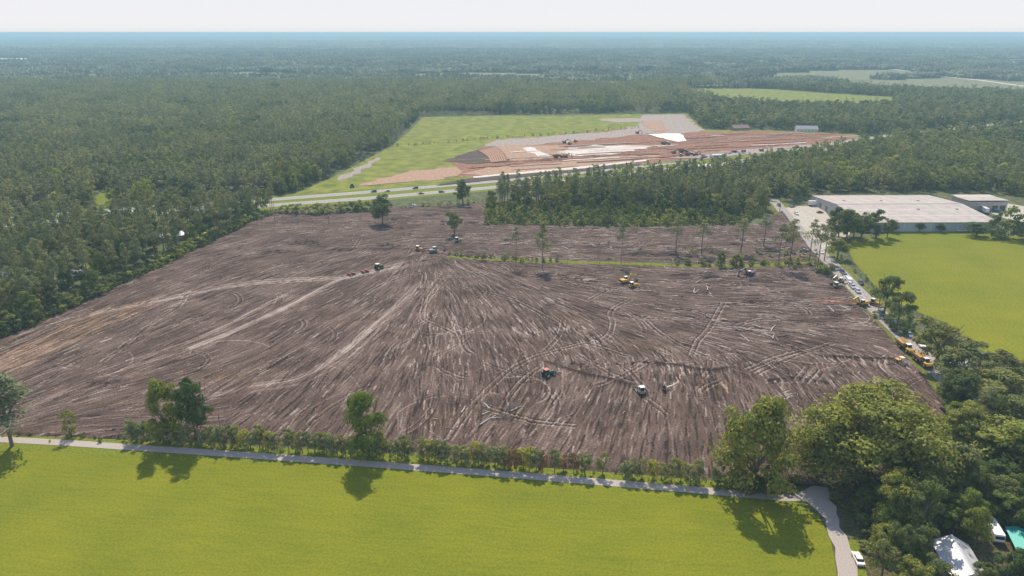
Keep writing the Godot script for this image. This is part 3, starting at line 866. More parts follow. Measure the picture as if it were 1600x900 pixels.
func dump_truck(paint: Material, at: Vector2, turn: float, y: float, label: String, group := "", fold := 0.0) -> Node3D:
	var o := thing("dump_truck", label, "dump truck", Vector3(at.x, y, at.y), turn, group)
	bx("chassis", Vector3(-1.0, 1.15, 0), Vector3(8.6, 0.5, 1.1), M.machine_dark, o)
	solid("engine_hood", [2.9, 1.0, 5.0, 0.9, 5.15, 1.6, 4.6, 2.05, 2.9, 2.25], 2.4, paint, o, 0, 0.12)
	bx("bumper", Vector3(5.1, 0.8, 0), Vector3(0.3, 0.5, 2.6), M.machine_dark, o)
	cab(o, 2.1, 1.5, 0, Vector3(1.5, 1.75, 1.6), paint, M.white)
	for s in [-1, 1]: solid("mudguard", [2.6, 1.7, 4.6, 1.7, 4.4, 1.95, 2.8, 1.95], 0.6, paint, o, s * 1.25)
	var bed := Node3D.new()
	bed.name = "dump_bed"
	o.add_child(bed)
	var floor_ := [-5.4, 1.75, 0.6, 1.5, 0.6, 1.7, -5.4, 1.95]
	solid("bed_floor", floor_, 2.3, M.rust_load, bed)
	for s in [-1, 1]:
		var b := MB.new()
		var zi: float = s * 1.15
		var zo: float = s * 1.55
		var p := [Vector3(-5.6, 1.85, zi), Vector3(0.7, 1.55, zi), Vector3(0.9, 3.05, zo), Vector3(-5.9, 2.95, zo)]
		b.quad(p[0], p[1], p[2], p[3])
		var d := Vector3(0, 0, s * 0.12)
		b.quad(p[0] + d, p[3] + d, p[2] + d, p[1] + d)
		b.quad(p[3], p[2], p[2] + d, p[3] + d); b.quad(p[0], p[0] + d, p[1] + d, p[1]); b.quad(p[1], p[1] + d, p[2] + d, p[2]); b.quad(p[0], p[3], p[3] + d, p[0] + d)
		obj("bed_side", b.done(), paint, bed)
	solid("headboard", [0.65, 1.5, 0.8, 1.5, 1.05, 3.25, 0.9, 3.25], 3.1, paint, bed)
	wheels(o, [3.6], 1.2, 0.95, 0.7, paint)
	wheels(o, [-1.4, -3.4], 1.2, 0.95, 0.7, paint)
	return o
func tractor(paint: Material, roof: Material, at: Vector2, turn: float, y: float, label: String) -> Node3D:
	var o := thing("tractor", label, "tractor", Vector3(at.x, y, at.y), turn)
	solid("engine_hood", [0.2, 1.0, 2.7, 0.95, 2.75, 1.7, 2.4, 1.9, 0.2, 2.0], 1.0, paint, o, 0, 0.1)
	bx("chassis", Vector3(0.4, 0.95, 0), Vector3(4.0, 0.45, 0.8), M.machine_dark, o)
	cab(o, -0.75, 1.4, 0, Vector3(1.6, 1.6, 1.6), paint, roof)
	for s in [-1, 1]: solid("mudguard", [-1.9, 1.5, 0.1, 1.5, -0.2, 2.0, -0.9, 2.15, -1.6, 2.0], 0.5, paint, o, s * 1.2)
	wheels(o, [-0.95], 1.25, 0.98, 0.7, M.wheel_yellow)
	wheels(o, [2.0], 1.05, 0.72, 0.55, M.wheel_yellow)
	var b := MB.new()
	b.rod(Vector3(1.2, 1.9, 0.4), Vector3(1.2, 2.8, 0.4), 0.07, 0.06, 6)
	obj("exhaust", b.done(), M.machine_dark, o)
	return o
func disc_plough(at: Vector2, turn: float, y: float, label: String) -> void:
	var o := thing("disc_harrow", label, "harrow", Vector3(at.x, y, at.y), turn)
	bx("frame", Vector3(0, 1.1, 0), Vector3(3.4, 0.25, 0.3), M.red_paint, o)
	bx("drawbar", Vector3(2.6, 0.8, 0), Vector3(2.4, 0.2, 0.2), M.red_paint, o)
	for g in [-1, 1]:
		bx("gang_beam", Vector3(g * 1.3, 1.0, 0), Vector3(0.3, 0.3, 3.6), M.red_paint, o)
		for k in 7:
			var b := MB.new()
			b.rod(Vector3(g * 0.1, 0, -0.05), Vector3(-g * 0.1, 0, 0.05), 0.5, 0.42, 10)
			obj("disc", b.done(), M.rusty, o, Vector3(g * 1.3, 0.5, (k - 3) * 0.52))
	wheels(o, [0.0], 1.3, 0.45, 0.3, M.red_paint)
func compactor(at: Vector2, turn: float, y: float, label: String) -> void:
	var o := thing("roller_compactor", label, "road roller", Vector3(at.x, y, at.y), turn)
	var b := MB.new()
	b.rod(Vector3(0, 0, -1.05), Vector3(0, 0, 1.05), 0.75, 0.75, 18)
	obj("drum", b.done(), M.steel, o, Vector3(1.7, 0.75, 0))
	for s in [-1, 1]: bx("drum_frame", Vector3(1.3, 0.85, s * 1.15), Vector3(2.3, 0.3, 0.16), M.yellow, o)
	solid("engine_hood", [-2.6, 0.8, -0.4, 0.8, -0.4, 1.6, -2.4, 1.55], 1.6, M.yellow, o, 0, 0.1)
	bx("deck", Vector3(0.0, 0.95, 0), Vector3(1.5, 0.3, 1.5), M.machine_dark, o)
	for k in 4: bx("canopy_post", Vector3(0.6 if k & 1 else -0.5, 1.95, 0.65 if k & 2 else -0.65), Vector3(0.09, 1.8, 0.09), M.machine_dark, o)
	bx("canopy", Vector3(0.05, 2.9, 0), Vector3(1.7, 0.14, 1.7), M.cream, o)
	wheels(o, [-1.5], 0.85, 0.72, 0.5, M.yellow)
func box_trailer(at: Vector2, turn: float, l: float, side: Material, top: Material, label: String, y := 0.1) -> void:
	var o := thing("box_trailer", label, "trailer", Vector3(at.x, y, at.y), turn)
	bx("box", Vector3(0, 2.45, 0), Vector3(l, 2.7, 2.5), side, o)
	bx("roof", Vector3(0, 3.86, 0), Vector3(l - 0.06, 0.1, 2.44), top, o)
	bx("rear_door", Vector3(-l / 2 - 0.03, 2.45, 0), Vector3(0.06, 2.5, 2.3), M.white, o)
	bx("chassis", Vector3(0, 0.95, 0), Vector3(l - 0.5, 0.28, 1.0), M.machine_dark, o)
	wheels(o, [-l / 2 + 1.2, -l / 2 + 2.5], 1.05, 0.5, 0.4, M.steel)
	for s in [-1, 1]: bx("landing_leg", Vector3(l / 2 - 2.5, 0.5, s * 0.7), Vector3(0.15, 0.9, 0.15), M.machine_dark, o)
func house(called: String, at: Vector2, turn: float, size: Vector3, rise_: float, wall: Material, roof: Material, label: String) -> Node3D:   # a gabled house, ridge along x
	var o := thing(called, label, "house" if called != "shed" else "shed", Vector3(at.x, 0.02, at.y), turn)
	var w := size.x; var h := size.y; var d := size.z
	var b := MB.new()
	b.prism(poly([-d / 2, 0, d / 2, 0, d / 2, h, 0, h + rise_, -d / 2, h]), w)
	var walls := obj("wall", b.done(), wall, o)
	walls.rotation.y = PI / 2
	var slope := atan2(rise_, d / 2)
	for s in [-1, 1]:
		b = MB.new()
		b.box(Vector3.ZERO, Vector3(w + 0.9, 0.14, (d / 2 + 0.5) / cos(slope)))
		var r := obj("roof_slope", b.done(), roof, o, Vector3(0, h + rise_ / 2 - 0.02, s * (d / 4 + 0.2)))
		r.rotation.x = s * slope
	bx("ridge_cap", Vector3(0, h + rise_ + 0.16, 0), Vector3(w + 0.92, 0.12, 0.4), roof, o)
	for s in [-1, 1]:
		for k in maxi(2, int(w / 4)):
			var x := -w / 2 + (k + 0.5) * w / maxi(2, int(w / 4))
			if k == 1 and s == 1:
				bx("door", Vector3(x, 1.05, s * (d / 2 + 0.03)), Vector3(1.0, 2.1, 0.08), M.door, o)
			else:
				var f := bx("window", Vector3(x, 1.6, s * (d / 2 + 0.03)), Vector3(1.3, 1.3, 0.08), M.white, o)
				bx("pane", Vector3(0, 0, s * 0.035), Vector3(1.1, 1.1, 0.04), M.glass, f)
	return o
func pole(at: Vector2, h: float, arm: float, label: String, group := "") -> Node3D:
	var o := thing("utility_pole", label, "utility pole", Vector3(at.x, 0.05, at.y), 0.5, group)
	var b := MB.new()
	b.rod(Vector3.ZERO, Vector3(0, h, 0), 0.19, 0.12, 8)
	obj("post", b.done(), M.pole_wood, o)
	if arm > 0:
		bx("crossarm", Vector3(0, h - 0.7, 0), Vector3(arm, 0.14, 0.12), M.pole_wood, o)
		for k in 3: bx("insulator", Vector3((k - 1) * arm * 0.42, h - 0.52, 0), Vector3(0.1, 0.22, 0.1), M.white, o)
	return o
func wire(a: Vector3, b: Vector3, label: String) -> void:
	var m := MB.new()
	for k in 8:
		var t := k / 8.0; var u := (k + 1) / 8.0
		m.rod(a.lerp(b, t) - Vector3(0, 5 * t * (1 - t), 0), a.lerp(b, u) - Vector3(0, 5 * u * (1 - u), 0), 0.02, 0.02, 4, false)
	tag(obj("overhead_wire", m.done(), M.machine_dark), label, "wire", "wires along the road by the warehouse")
func brush_pile(at: Vector2, rx: float, rz: float, h: float, label: String, sticks := 90) -> void:
	var o := thing("brush_pile", label, "brush pile", Vector3(at.x, 0.2, at.y), rng.randf() * 0.3)
	var b := MB.new()
	var na := 14
	for j in 4:
		for i in na:
			var f := func(jj: int, ii: int) -> Vector3:
				var t := TAU * (ii % na) / na
				var q := 1.0 - jj / 4.0
				var wob := 1.0 + 0.25 * big.get_noise_2d(at.x * 7 + (ii % na) * 40, at.y * 7 + jj * 60)
				return Vector3(cos(t) * rx * q * wob, -0.2 + h * 0.8 * (1 - q * q) * wob, sin(t) * rz * q * wob)
			b.quad(f.call(j, i + 1), f.call(j, i), f.call(j + 1, i), f.call(j + 1, i + 1))
	obj("soil_heap", b.done(), M.dark_soil, o)
	b = MB.new()
	for k in sticks:
		var t := rng.randf() * TAU
		var r := sqrt(rng.randf())
		var p := Vector3(cos(t) * rx * r, h * (1 - r * r) * 0.8, sin(t) * rz * r)
		var d := Vector3(rng.randfn(), absf(rng.randfn()) * 0.5, rng.randfn()).normalized() * rng.randf_range(0.8, 2.6)
		b.rod(p - d * 0.4, p + d * 0.6, rng.randf_range(0.05, 0.14), 0.03, 4)
	var s := obj("branches", b.done(), M.dead_wood, o)
	s.set_meta("kind", "stuff")

func wobble(p: PackedVector2Array, amp: float, step := 8.0) -> PackedVector2Array:
	var out := PackedVector2Array()
	for i in p.size():
		var a := p[i]; var b := p[(i + 1) % p.size()]
		var k := maxi(1, int(a.distance_to(b) / step))
		for j in k:
			var q := a.lerp(b, j / float(k))
			out.append(q + Vector2(big.get_noise_2d(q.x * 4, q.y * 4), big.get_noise_2d(q.x * 4 + 500, q.y * 4)) * amp * 2)
	return out

func materials() -> void:
	mat("bark", 0.13, 0.105, 0.085); mat("pine_bark", 0.16, 0.12, 0.10); mat("dead_wood", 0.17, 0.135, 0.11); mat("dry_wood", 0.42, 0.37, 0.33)
	for k in [["needles", 1.0, 0.93, 0.86], ["needles_dry", 1.0, 0.87, 0.74], ["needles_deep", 0.78, 0.80, 0.82], ["leaves", 1, 0.88, 0.95], ["leaves_olive", 1.0, 0.83, 0.9], ["leaves_deep", 0.76, 0.76, 0.84], ["leaves_red", 1.0, 0.55, 0.75], ["leaves_blue", 0.84, 0.82, 1.0]]:
		leaves_mat(k[0], minf(k[1], 1.0), minf(k[2], 1.0), minf(k[3], 1.0))
	var c := mat("canopy", 1, 1, 1, 0.9)
	c.vertex_color_use_as_albedo = true
	mat("rubber", 0.022, 0.022, 0.024, 0.85); mat("track", 0.05, 0.045, 0.04, 0.8); mat("machine_dark", 0.045, 0.045, 0.048, 0.6)
	mat("steel", 0.42, 0.42, 0.43, 0.35, 0.8); mat("glass", 0.02, 0.026, 0.032, 0.08); mat("lens", 0.75, 0.77, 0.8, 0.1); mat("tail", 0.35, 0.012, 0.01, 0.25)
	mat("white", 0.74, 0.74, 0.73, 0.35); mat("silver", 0.5, 0.51, 0.53, 0.28, 0.5); mat("black", 0.022, 0.022, 0.026, 0.25); mat("blue", 0.045, 0.075, 0.15, 0.3); mat("grey", 0.16, 0.165, 0.18, 0.3); mat("tan", 0.34, 0.28, 0.2, 0.4); mat("maroon", 0.13, 0.025, 0.03, 0.3)
	mat("yellow", 0.48, 0.29, 0.06, 0.55); mat("orange", 0.45, 0.21, 0.06, 0.6); mat("green_paint", 0.025, 0.085, 0.04, 0.4); mat("red_paint", 0.34, 0.06, 0.035, 0.5); mat("teal_paint", 0.03, 0.1, 0.1, 0.4); mat("wheel_yellow", 0.55, 0.42, 0.1, 0.5); mat("cream", 0.66, 0.56, 0.4, 0.5)
	mat("rusty", 0.20, 0.095, 0.06, 0.8); mat("rust_load", 0.36, 0.22, 0.12, 0.9)
	mat("door", 0.18, 0.16, 0.15, 0.6); mat("pole_wood", 0.2, 0.165, 0.13)
	mat("asphalt_line", 0.62, 0.6, 0.55); mat("curb", 0.42, 0.4, 0.37)
	for k in ["silver", "white", "black", "blue", "grey", "maroon"]:
		M[k].clearcoat_enabled = true; M[k].clearcoat = 0.6; M[k].clearcoat_roughness = 0.1
	planar("asphalt", tile(40, Color(0.23, 0.22, 0.215), Color(0.36, 0.345, 0.33), 0.05, 256))
	planar("old_asphalt", tile(41, Color(0.22, 0.20, 0.195), Color(0.40, 0.37, 0.35), 0.04, 256))
	planar("gravel", tile(42, Color(0.24, 0.205, 0.19), Color(0.5, 0.45, 0.42), 0.12, 256))
	planar("concrete", tile(43, Color(0.36, 0.325, 0.28), Color(0.48, 0.44, 0.39), 0.03, 256))
	planar("verge", tile(44, Color(0.085, 0.125, 0.012), Color(0.19, 0.21, 0.022), 0.05, 512))
	planar("rough_grass", tile(45, Color(0.07, 0.095, 0.016), Color(0.185, 0.185, 0.045), 0.03, 512))
	planar("meadow", tile(46, Color(0.10, 0.135, 0.02), Color(0.225, 0.235, 0.045), 0.02, 512))
	planar("scrub", tile(48, Color(0.10, 0.115, 0.06), Color(0.23, 0.22, 0.13), 0.03, 256))
	planar("red_soil", tile(49, Color(0.15, 0.072, 0.048), Color(0.33, 0.175, 0.12), 0.025, 512))
	planar("tan_soil", tile(50, Color(0.27, 0.165, 0.115), Color(0.43, 0.295, 0.215), 0.03, 512))
	planar("pale_sand", tile(51, Color(0.46, 0.42, 0.39), Color(0.68, 0.63, 0.59), 0.04, 512))
	planar("dark_soil", tile(52, Color(0.05, 0.038, 0.033), Color(0.11, 0.085, 0.075), 0.06, 256))
	planar("mauve_soil", tile(53, Color(0.20, 0.165, 0.15), Color(0.40, 0.345, 0.325), 0.03, 512))
	planar("leaf_litter", tile(54, Color(0.045, 0.045, 0.022), Color(0.14, 0.12, 0.06), 0.05, 512))
	M.dark_soil.uv1_triplanar = true; M.dark_soil.uv1_world_triplanar = true; M.dark_soil.uv1_scale = Vector3(0.2, 0.2, 0.2)
	var rf := planar("metal_roof", tile(55, Color(0.38, 0.335, 0.305), Color(0.46, 0.415, 0.385), 0.012, 512), 0.5)
	rf.uv1_triplanar = true; rf.uv1_world_triplanar = true; rf.uv1_scale = Vector3(0.02, 0.02, 0.02)
	mat("roof_seam", 0.27, 0.25, 0.24, 0.5); mat("roof_line", 0.58, 0.54, 0.51, 0.5); mat("warehouse_wall", 0.40, 0.40, 0.385, 0.6); mat("shade_tint_panel", 0.30, 0.35, 0.37, 0.55); mat("tan_wall", 0.40, 0.34, 0.30, 0.7); mat("eave", 0.30, 0.26, 0.24, 0.6)
	mat("light_metal", 0.52, 0.52, 0.53, 0.35, 0.2); mat("blue_metal", 0.30, 0.37, 0.44, 0.45, 0.2); mat("brick_roof", 0.19, 0.13, 0.12); mat("grey_roof", 0.22, 0.22, 0.24); mat("white_wall", 0.6, 0.58, 0.55); mat("brick_wall", 0.28, 0.17, 0.13); mat("teal_tarp", 0.02, 0.33, 0.30, 0.55)
	mat("sky_painted_water", 0.58, 0.55, 0.51, 0.5)  # muddy water, with the white sky reflection painted into its pale colour

func _ready() -> void:
	rng.seed = 20240
	# --- camera, sky, sun, air
	var cam := Camera3D.new()
	cam.name = "camera"
	cam.position = Vector3(0, 119, 0)
	cam.rotation_degrees = Vector3(-19.9434, 0, 0)
	cam.fov = 44.4616
	cam.far = 60000.0
	add_child(cam)
	cam.make_current()
	var env := Environment.new()
	env.background_mode = Environment.BG_SKY
	var sky := Sky.new()
	var sm := ProceduralSkyMaterial.new()
	sm.sky_top_color = Color(0.60, 0.69, 0.84)
	sm.sky_horizon_color = Color(0.835, 0.832, 0.84)
	sm.sky_curve = 0.34
	sm.ground_horizon_color = Color(0.835, 0.832, 0.84)
	sm.ground_bottom_color = Color(0.3, 0.32, 0.28)
	sm.sun_angle_max = 1.0
	sky.sky_material = sm
	env.sky = sky
	env.tonemap_mode = Environment.TONE_MAPPER_LINEAR
	env.tonemap_exposure = 1.35
	env.fog_enabled = true
	env.fog_density = 0.000165
	env.fog_light_color = Color(0.73, 0.90, 0.975)
	env.sdfgi_enabled = true; env.ssao_enabled = true; env.ssil_enabled = true
	var we := WorldEnvironment.new()
	we.name = "daylight"
	we.environment = env
	add_child(we)
	var sun := DirectionalLight3D.new()
	sun.name = "sun"
	sun.light_energy = 1.5
	sun.light_color = Color(1.0, 0.94, 0.84)
	sun.light_angular_distance = 0.53
	sun.shadow_enabled = true
	sun.directional_shadow_max_distance = 2500
	add_child(sun)
	sun.look_at_from_position(Vector3.ZERO, Vector3(0.07, -1.28, 1.0))
	materials()

	# --- land
	build_field()
	print("field ", Time.get_ticks_msec())
	var hw_a: PackedVector2Array = poly([-419.9, -448.6, -312.6, -479.8, -176.4, -526.0, -121.0, -547.5, -21.6, -590.4, 60.6, -632.3, 141.0, -674.8, 240.5, -739.2, 366.9, -816.4, 498.3, -898.2, 726.0, -1019.7])
	var hw_b: PackedVector2Array = poly([-400.0, -425.3, -299.9, -458.6, -170.5, -507.0, -107.5, -529.3, -20.8, -565.7, 58.2, -605.7, 148.2, -651.3, 259.0, -715.2, 375.9, -787.5, 506.4, -869.2, 741.0, -990.1])
	var side_road: PackedVector2Array = smooth(poly([197.5, -523.8, 190.4, -478.0, 180.2, -413.7, 174.6, -365.8, 168.3, -317.1, 164.8, -286.7, 161.9, -257.9, 158.4, -231.6, 156.8, -208.3, 156.4, -188.7, 155.6, -168.8]))
	var lane: PackedVector2Array = smooth(poly([-178.1, -191.2, -159.1, -189.8, -138.1, -187.9, -117.1, -185.5, -76.5, -180.8, -37.4, -176.0, 0.0, -171.2, 35.8, -166.2, 53.0, -163.8, 66.5, -161.8, 78.3, -160.6, 86.5, -163.5]))
	var spur: PackedVector2Array = smooth(poly([80.4, -160.6, 82.5, -156.0, 82.1, -148.3, 80.2, -140.0, 77.8, -131.4, 73.8, -119.8]))
	keepline(hw_a, 11.0); keepline(hw_b, 11.0); keepline(side_road, 6.5); keepline(lane, 4.0); keepline(spur, 5.0)
	var far_fields := [
		["meadow", poly([376.2, -1632.2, 468.3, -1670.9, 572.2, -1632.2, 662.8, -1509.4, 745.8, -1417.6, 627.1, -1197.6, 468.9, -1177.1, 374.7, -1286.6, 342.5, -1389.4])],
		["scrub", poly([723.4, -2186.4, 1082.0, -2491.3, 1319.1, -2448.7, 1165.7, -2090.2, 888.7, -1920.7, 653.9, -1920.7])], ["scrub", poly([816.7, -1870.0, 1033.4, -1974.1, 1239.4, -2030.5, 1381.0, -1754.0, 1122.5, -1417.6, 861.6, -1509.4, 758.1, -1632.2])],
		["scrub", poly([66.2, -1895.0, 268.3, -1920.7, 298.8, -1798.7, 261.7, -1613.5, 72.3, -1651.3])], ["scrub", poly([-1016.7, -2291.8, -823.4, -2367.7, -618.5, -2220.5, -576.2, -2001.9, -885.3, -2030.5])], ["pale_sand", poly([-2756.2, -3710.5, -2223.8, -3564.3, -1924.2, -3078.3, -2292.0, -3078.3])],
		["scrub", poly([-367.2, -2220.5, -81.0, -2329.1, 116.0, -2220.5, 68.9, -1974.1, -275.6, -1974.1])], ["scrub", poly([-1609.0, -2728.2, -1302.1, -2781.0, -1140.5, -2628.3, -1409.0, -2535.4])], ["scrub", poly([-716.1, -2952.2, -417.6, -3013.9, -344.1, -2835.8, -626.9, -2781.0])], ["scrub", poly([-228.1, -2628.3, 0.0, -2677.4, 43.3, -2491.3, -170.2, -2448.7])], ["scrub", poly([202.5, -2329.1, 439.4, -2407.6, 444.5, -2220.5, 206.3, -2153.4])], ["scrub", poly([567.9, -2728.2, 771.6, -2781.0, 752.7, -2628.3, 560.1, -2581.1])], ["scrub", poly([-1506.3, -3710.5, -1071.2, -3758.6, -976.1, -3529.6, -1386.5, -3487.0])], ["scrub", poly([-1208.7, -1870.0, -1070.5, -1947.0, -959.3, -1798.7, -1066.0, -1691.0])], ["scrub", poly([-660.5, -1798.7, -532.2, -1845.6, -485.1, -1732.5, -607.0, -1691.0])], ["scrub", poly([58.2, -3365.3, 476.6, -3445.5, 478.2, -3251.7, 83.5, -3215.5])], ["scrub", poly([1656.3, -2728.2, 2064.8, -2835.8, 1787.2, -2448.7, 1510.6, -2448.7])], ["scrub", poly([913.5, -3013.9, 1633.4, -3145.4, 1495.0, -2781.0, 851.8, -2728.2])], ["scrub", poly([1906.3, -3445.5, 2562.3, -3529.6, 2238.7, -3078.3, 1732.3, -3078.3])], ["meadow", poly([-908.3, -1286.6, -871.4, -1336.1, -798.9, -1274.8, -802.3, -1177.1])]]
	for f in far_fields:
		sheet("far_field", f[1], 0.35, M[f[0]], Vector2.ZERO, Vector2(160, 160))
		keepout.append(f[1])
	for l in [poly([1226.1, -2075.0, 1232.2, -1933.7, 1198.5, -1711.5, 1166.5, -1509.4]), poly([1298.7, -2513.2, 1297.0, -2387.5, 1246.9, -2186.4]), poly([173.6, -657.9, 209.4, -678.3, 241.1, -700.0])]:
		sheet("sand_road", ribbon(l, 14.0), 0.6, M.pale_sand)
		keepline(l, 26.0)
	build_far()
	print("far ", Time.get_ticks_msec())
	# the foreground grass and the hayfield beyond the road
	var gtex := grass_tex(2048, 1024, Vector2(330, 165), -0.125, 60, [[0.07, 0.42, 0.13, 0.28, -60], [0.20, 0.52, 0.1, 0.1, 40], [0.02, 0.7, 0.1, 0.2, 30], [0.75, 0.55, 0.12, 0.1, 25], [0.6, 0.75, 0.2, 0.2, -18], [0.5, 0.5, 0.25, 0.05, -14]])
	sheet("grass_field", poly([-187.1, -185.1, -155.2, -184.1, -142.9, -183.0, -115.0, -181.3, -75.5, -178.0, -37.0, -173.4, 0.0, -168.8, 35.3, -163.8, 65.6, -159.0, 77.0, -157.3, 80.2, -153.3, 79.7, -144.6, 77.1, -135.6, 74.3, -127.3, 69.3, -113.0, 43.7, -59.1, 0.0, -52.5, -93.8, -66.7]), 0.06, planar("mown_grass", gtex), Vector2(-190, -205), Vector2(330, 165))
	var rtex := grass_tex(1024, 1024, Vector2(230, 230), 1.40, 70, [[0.1, 0.7, 0.2, 0.2, 25]])
	var hay: PackedVector2Array = poly([199.8, -406.8, 214.6, -418.0, 256.7, -419.4, 322.9, -418.0, 427.8, -412.3, 257.7, -208.3, 197.1, -231.6, 190.5, -235.8, 186.2, -259.7, 189.4, -283.0, 184.3, -294.2, 179.6, -310.3, 180.3, -326.1, 188.4, -369.3])
	sheet("grass_field", hay, 0.06, planar("hay_grass", rtex), Vector2(180, -440), Vector2(230, 230))
	keepout.append(hay)
	sheet("grass_verge", poly([-195.5, -195.4, -161.9, -193.9, -119.1, -189.4, -78.2, -185.8, -38.5, -182.3, 0.0, -176.0, 36.6, -171.2, 59.6, -168.2, 77.6, -163.5, 84.5, -162.9, 79.1, -157.3, 65.4, -158.4, 35.2, -163.2, 0.0, -168.2, -36.9, -172.8, -75.3, -177.3, -114.6, -180.6, -142.5, -182.3, -154.7, -183.4, -186.5, -184.4]), 0.03, M.verge, Vector2.ZERO, Vector2(26, 26))
	sheet("lane", ribbon(lane, 3.1), 0.10, M.gravel, Vector2.ZERO, Vector2(7, 7))
	sheet("dirt_track", wobble(ribbon(spur, 4.6), 1.2, 3.0), 0.12, M.gravel, Vector2.ZERO, Vector2(9, 9))
	sheet("dirt_track", wobble(poly([74.2, -161.2, 80.3, -163.5, 85.6, -165.8, 88.2, -165.2, 86.1, -157.3, 82.8, -150.8, 82.1, -153.9, 79.3, -157.9]), 1.6, 2.5), 0.125, M.gravel, Vector2.ZERO, Vector2(9, 9))
	sheet("wood_floor", poly([74.0, -160.6, 85.6, -157.3, 86.1, -147.0, 75.2, -119.8, 125.3, -119.8, 185.2, -185.1, 163.2, -208.3, 146.0, -208.3, 130.6, -185.1, 107.1, -165.8]), 0.04, M.leaf_litter, Vector2.ZERO, Vector2(26, 26))
	sheet("lawn", poly([81.5, -142.3, 86.6, -144.6, 79.3, -119.8, 73.1, -119.8]), 0.08, M.verge, Vector2.ZERO, Vector2(26, 26))
	# road to the warehouse
	sheet("road_verge", wobble(ribbon(side_road, 15.0), 0.8), 0.05, M.rough_grass, Vector2.ZERO, Vector2(22, 22))
	sheet("road", ribbon(side_road, 7.6), 0.12, M.old_asphalt, Vector2.ZERO, Vector2(18, 18))
	var yard: PackedVector2Array = poly([196.5, -497.0, 209.8, -502.9, 225.7, -502.9, 214.9, -460.3, 213.3, -428.3, 204.0, -418.0, 179.8, -391.0])
	sheet("yard", yard, 0.10, M.concrete, Vector2.ZERO, Vector2(24, 24))
	keepout.append(yard)
	sheet("yard", poly([335.0, -483.5, 366.8, -511.1, 380.5, -487.3, 355.0, -451.9, 335.3, -460.3]), 0.10, M.concrete, Vector2.ZERO, Vector2(24, 24))
	keepout.append(poly([174.4, -396.1, 237.2, -541.7, 337.2, -546.4, 391.4, -537.1, 396.6, -497.0, 361.1, -448.6, 323.3, -448.6, 298.9, -426.8, 232.7, -426.8, 195.9, -406.8]))
	sheet("lawn", poly([224.4, -418.0, 240.5, -434.3, 309.9, -434.3, 315.0, -418.0]), 0.055, M.verge, Vector2.ZERO, Vector2(22, 22))
	# highway
	sheet("highway_verge", ribbon(poly_mid(hw_a, hw_b), 46.0), 0.05, M.verge, Vector2.ZERO, Vector2(30, 30))
	for l in [hw_a, hw_b]:
		sheet("highway", ribbon(l, 10.5), 0.12, M.asphalt, Vector2.ZERO, Vector2(20, 20))
		for s in [-3.9, 3.9]: sheet("edge_line", ribbon(shift(l, s), 0.25), 0.135, M.asphalt_line)
	for l in [hw_a, hw_b]: dashes(l)
	# the building site beyond the highway
	var site: PackedVector2Array = poly([-170.9, -537.1, -166.9, -558.3, -156.5, -611.4, -140.3, -739.2, -133.3, -787.5, -131.1, -916.5, -133.3, -1071.6, -38.8, -1093.0, 77.6, -1093.0, 197.8, -1115.2, 271.1, -1124.3, 249.0, -929.1, 329.9, -922.7, 424.6, -886.4, 418.2, -847.3, 300.3, -756.1, 190.4, -700.0, 58.2, -638.5, -21.9, -597.3, -122.8, -555.9])
	sheet("meadow", site, 0.12, M.meadow, Vector2.ZERO, Vector2(190, 190))
	keepout.append(site)
	for f in [["red_soil", red_zone, 6.0, 60], ["mauve_soil", poly([198.4, -1101.8, 265.1, -1115.2, 244.2, -916.5, 207.7, -892.3, 161.8, -904.2, 112.5, -898.2, 172.8, -968.9]), 4.0, 60], ["mauve_soil", poly([125.2, -1043.0, 150.6, -1059.2, 191.1, -1059.2, 182.9, -1012.1, 139.7, -1012.1]), 4.0, 60],
			["mauve_soil", poly([-31.7, -782.8, -22.5, -836.8, 38.7, -863.7, 166.0, -929.1, 167.7, -892.3, 73.8, -821.4, 0.0, -792.1]), 5.0, 60], ["mauve_soil", poly([-152.5, -594.5, -136.0, -715.2, -130.8, -707.6, -140.7, -602.9]), 3.0, 40], ["dark_soil", poly([-69.1, -692.6, -43.9, -747.6, -36.1, -769.3, -17.7, -787.5, -3.1, -689.0, -33.7, -674.8]), 3.0, 60],
			["tan_soil", poly([-45.7, -626.2, -23.9, -657.9, 37.1, -681.9, 131.5, -727.1, 152.8, -735.1, 146.7, -703.8, 59.6, -654.6, -22.6, -617.3]), 3.0, 60], ["tan_soil", poly([-17.5, -778.3, 0.0, -796.9, 57.1, -792.1, 70.9, -747.6, 51.5, -711.4, -3.1, -692.6]), 4.0, 60], ["tan_soil", poly([-126.9, -575.9, -93.1, -638.5, -48.3, -664.5, -45.7, -626.2, -60.4, -600.1]), 4.0, 50], ["tan_soil", poly([182.8, -1027.4, 213.3, -1019.7, 200.7, -916.5, 179.1, -910.3]), 3.0, 50],
			["pale_sand", poly([48.9, -751.8, 70.7, -785.1, 114.8, -796.9, 164.0, -792.1, 145.7, -769.3, 106.9, -739.2, 65.1, -719.1]), 5.0, 70], ["pale_sand", poly([10.5, -773.7, 21.2, -782.8, 40.6, -723.1, 29.0, -711.4]), 3.0, 70], ["mauve_soil", poly([154.6, -711.4, 247.0, -760.4, 339.0, -801.7, 398.2, -836.8, 420.7, -852.7, 402.3, -821.4, 310.4, -764.8, 191.3, -703.8]), 3.0, 40],
			["dark_soil", poly([-63.2, -573.3, -43.9, -600.1, 59.0, -648.1, 123.2, -678.3, 121.4, -667.9, 57.9, -635.4, -32.4, -589.1]), 1.0, 40], ["pale_sand", poly([-33.6, -612.9, 59.9, -657.9, 133.3, -700.0, 131.6, -690.8, 59.0, -648.1, -33.2, -605.7]), 1.0, 40]]:
		lift += 0.03
		sheet("site_soil", wobble(f[1], f[2] * 1.1, 9.0), 0.12 + lift, M[f[0]], Vector2.ZERO, Vector2(f[3], f[3]))
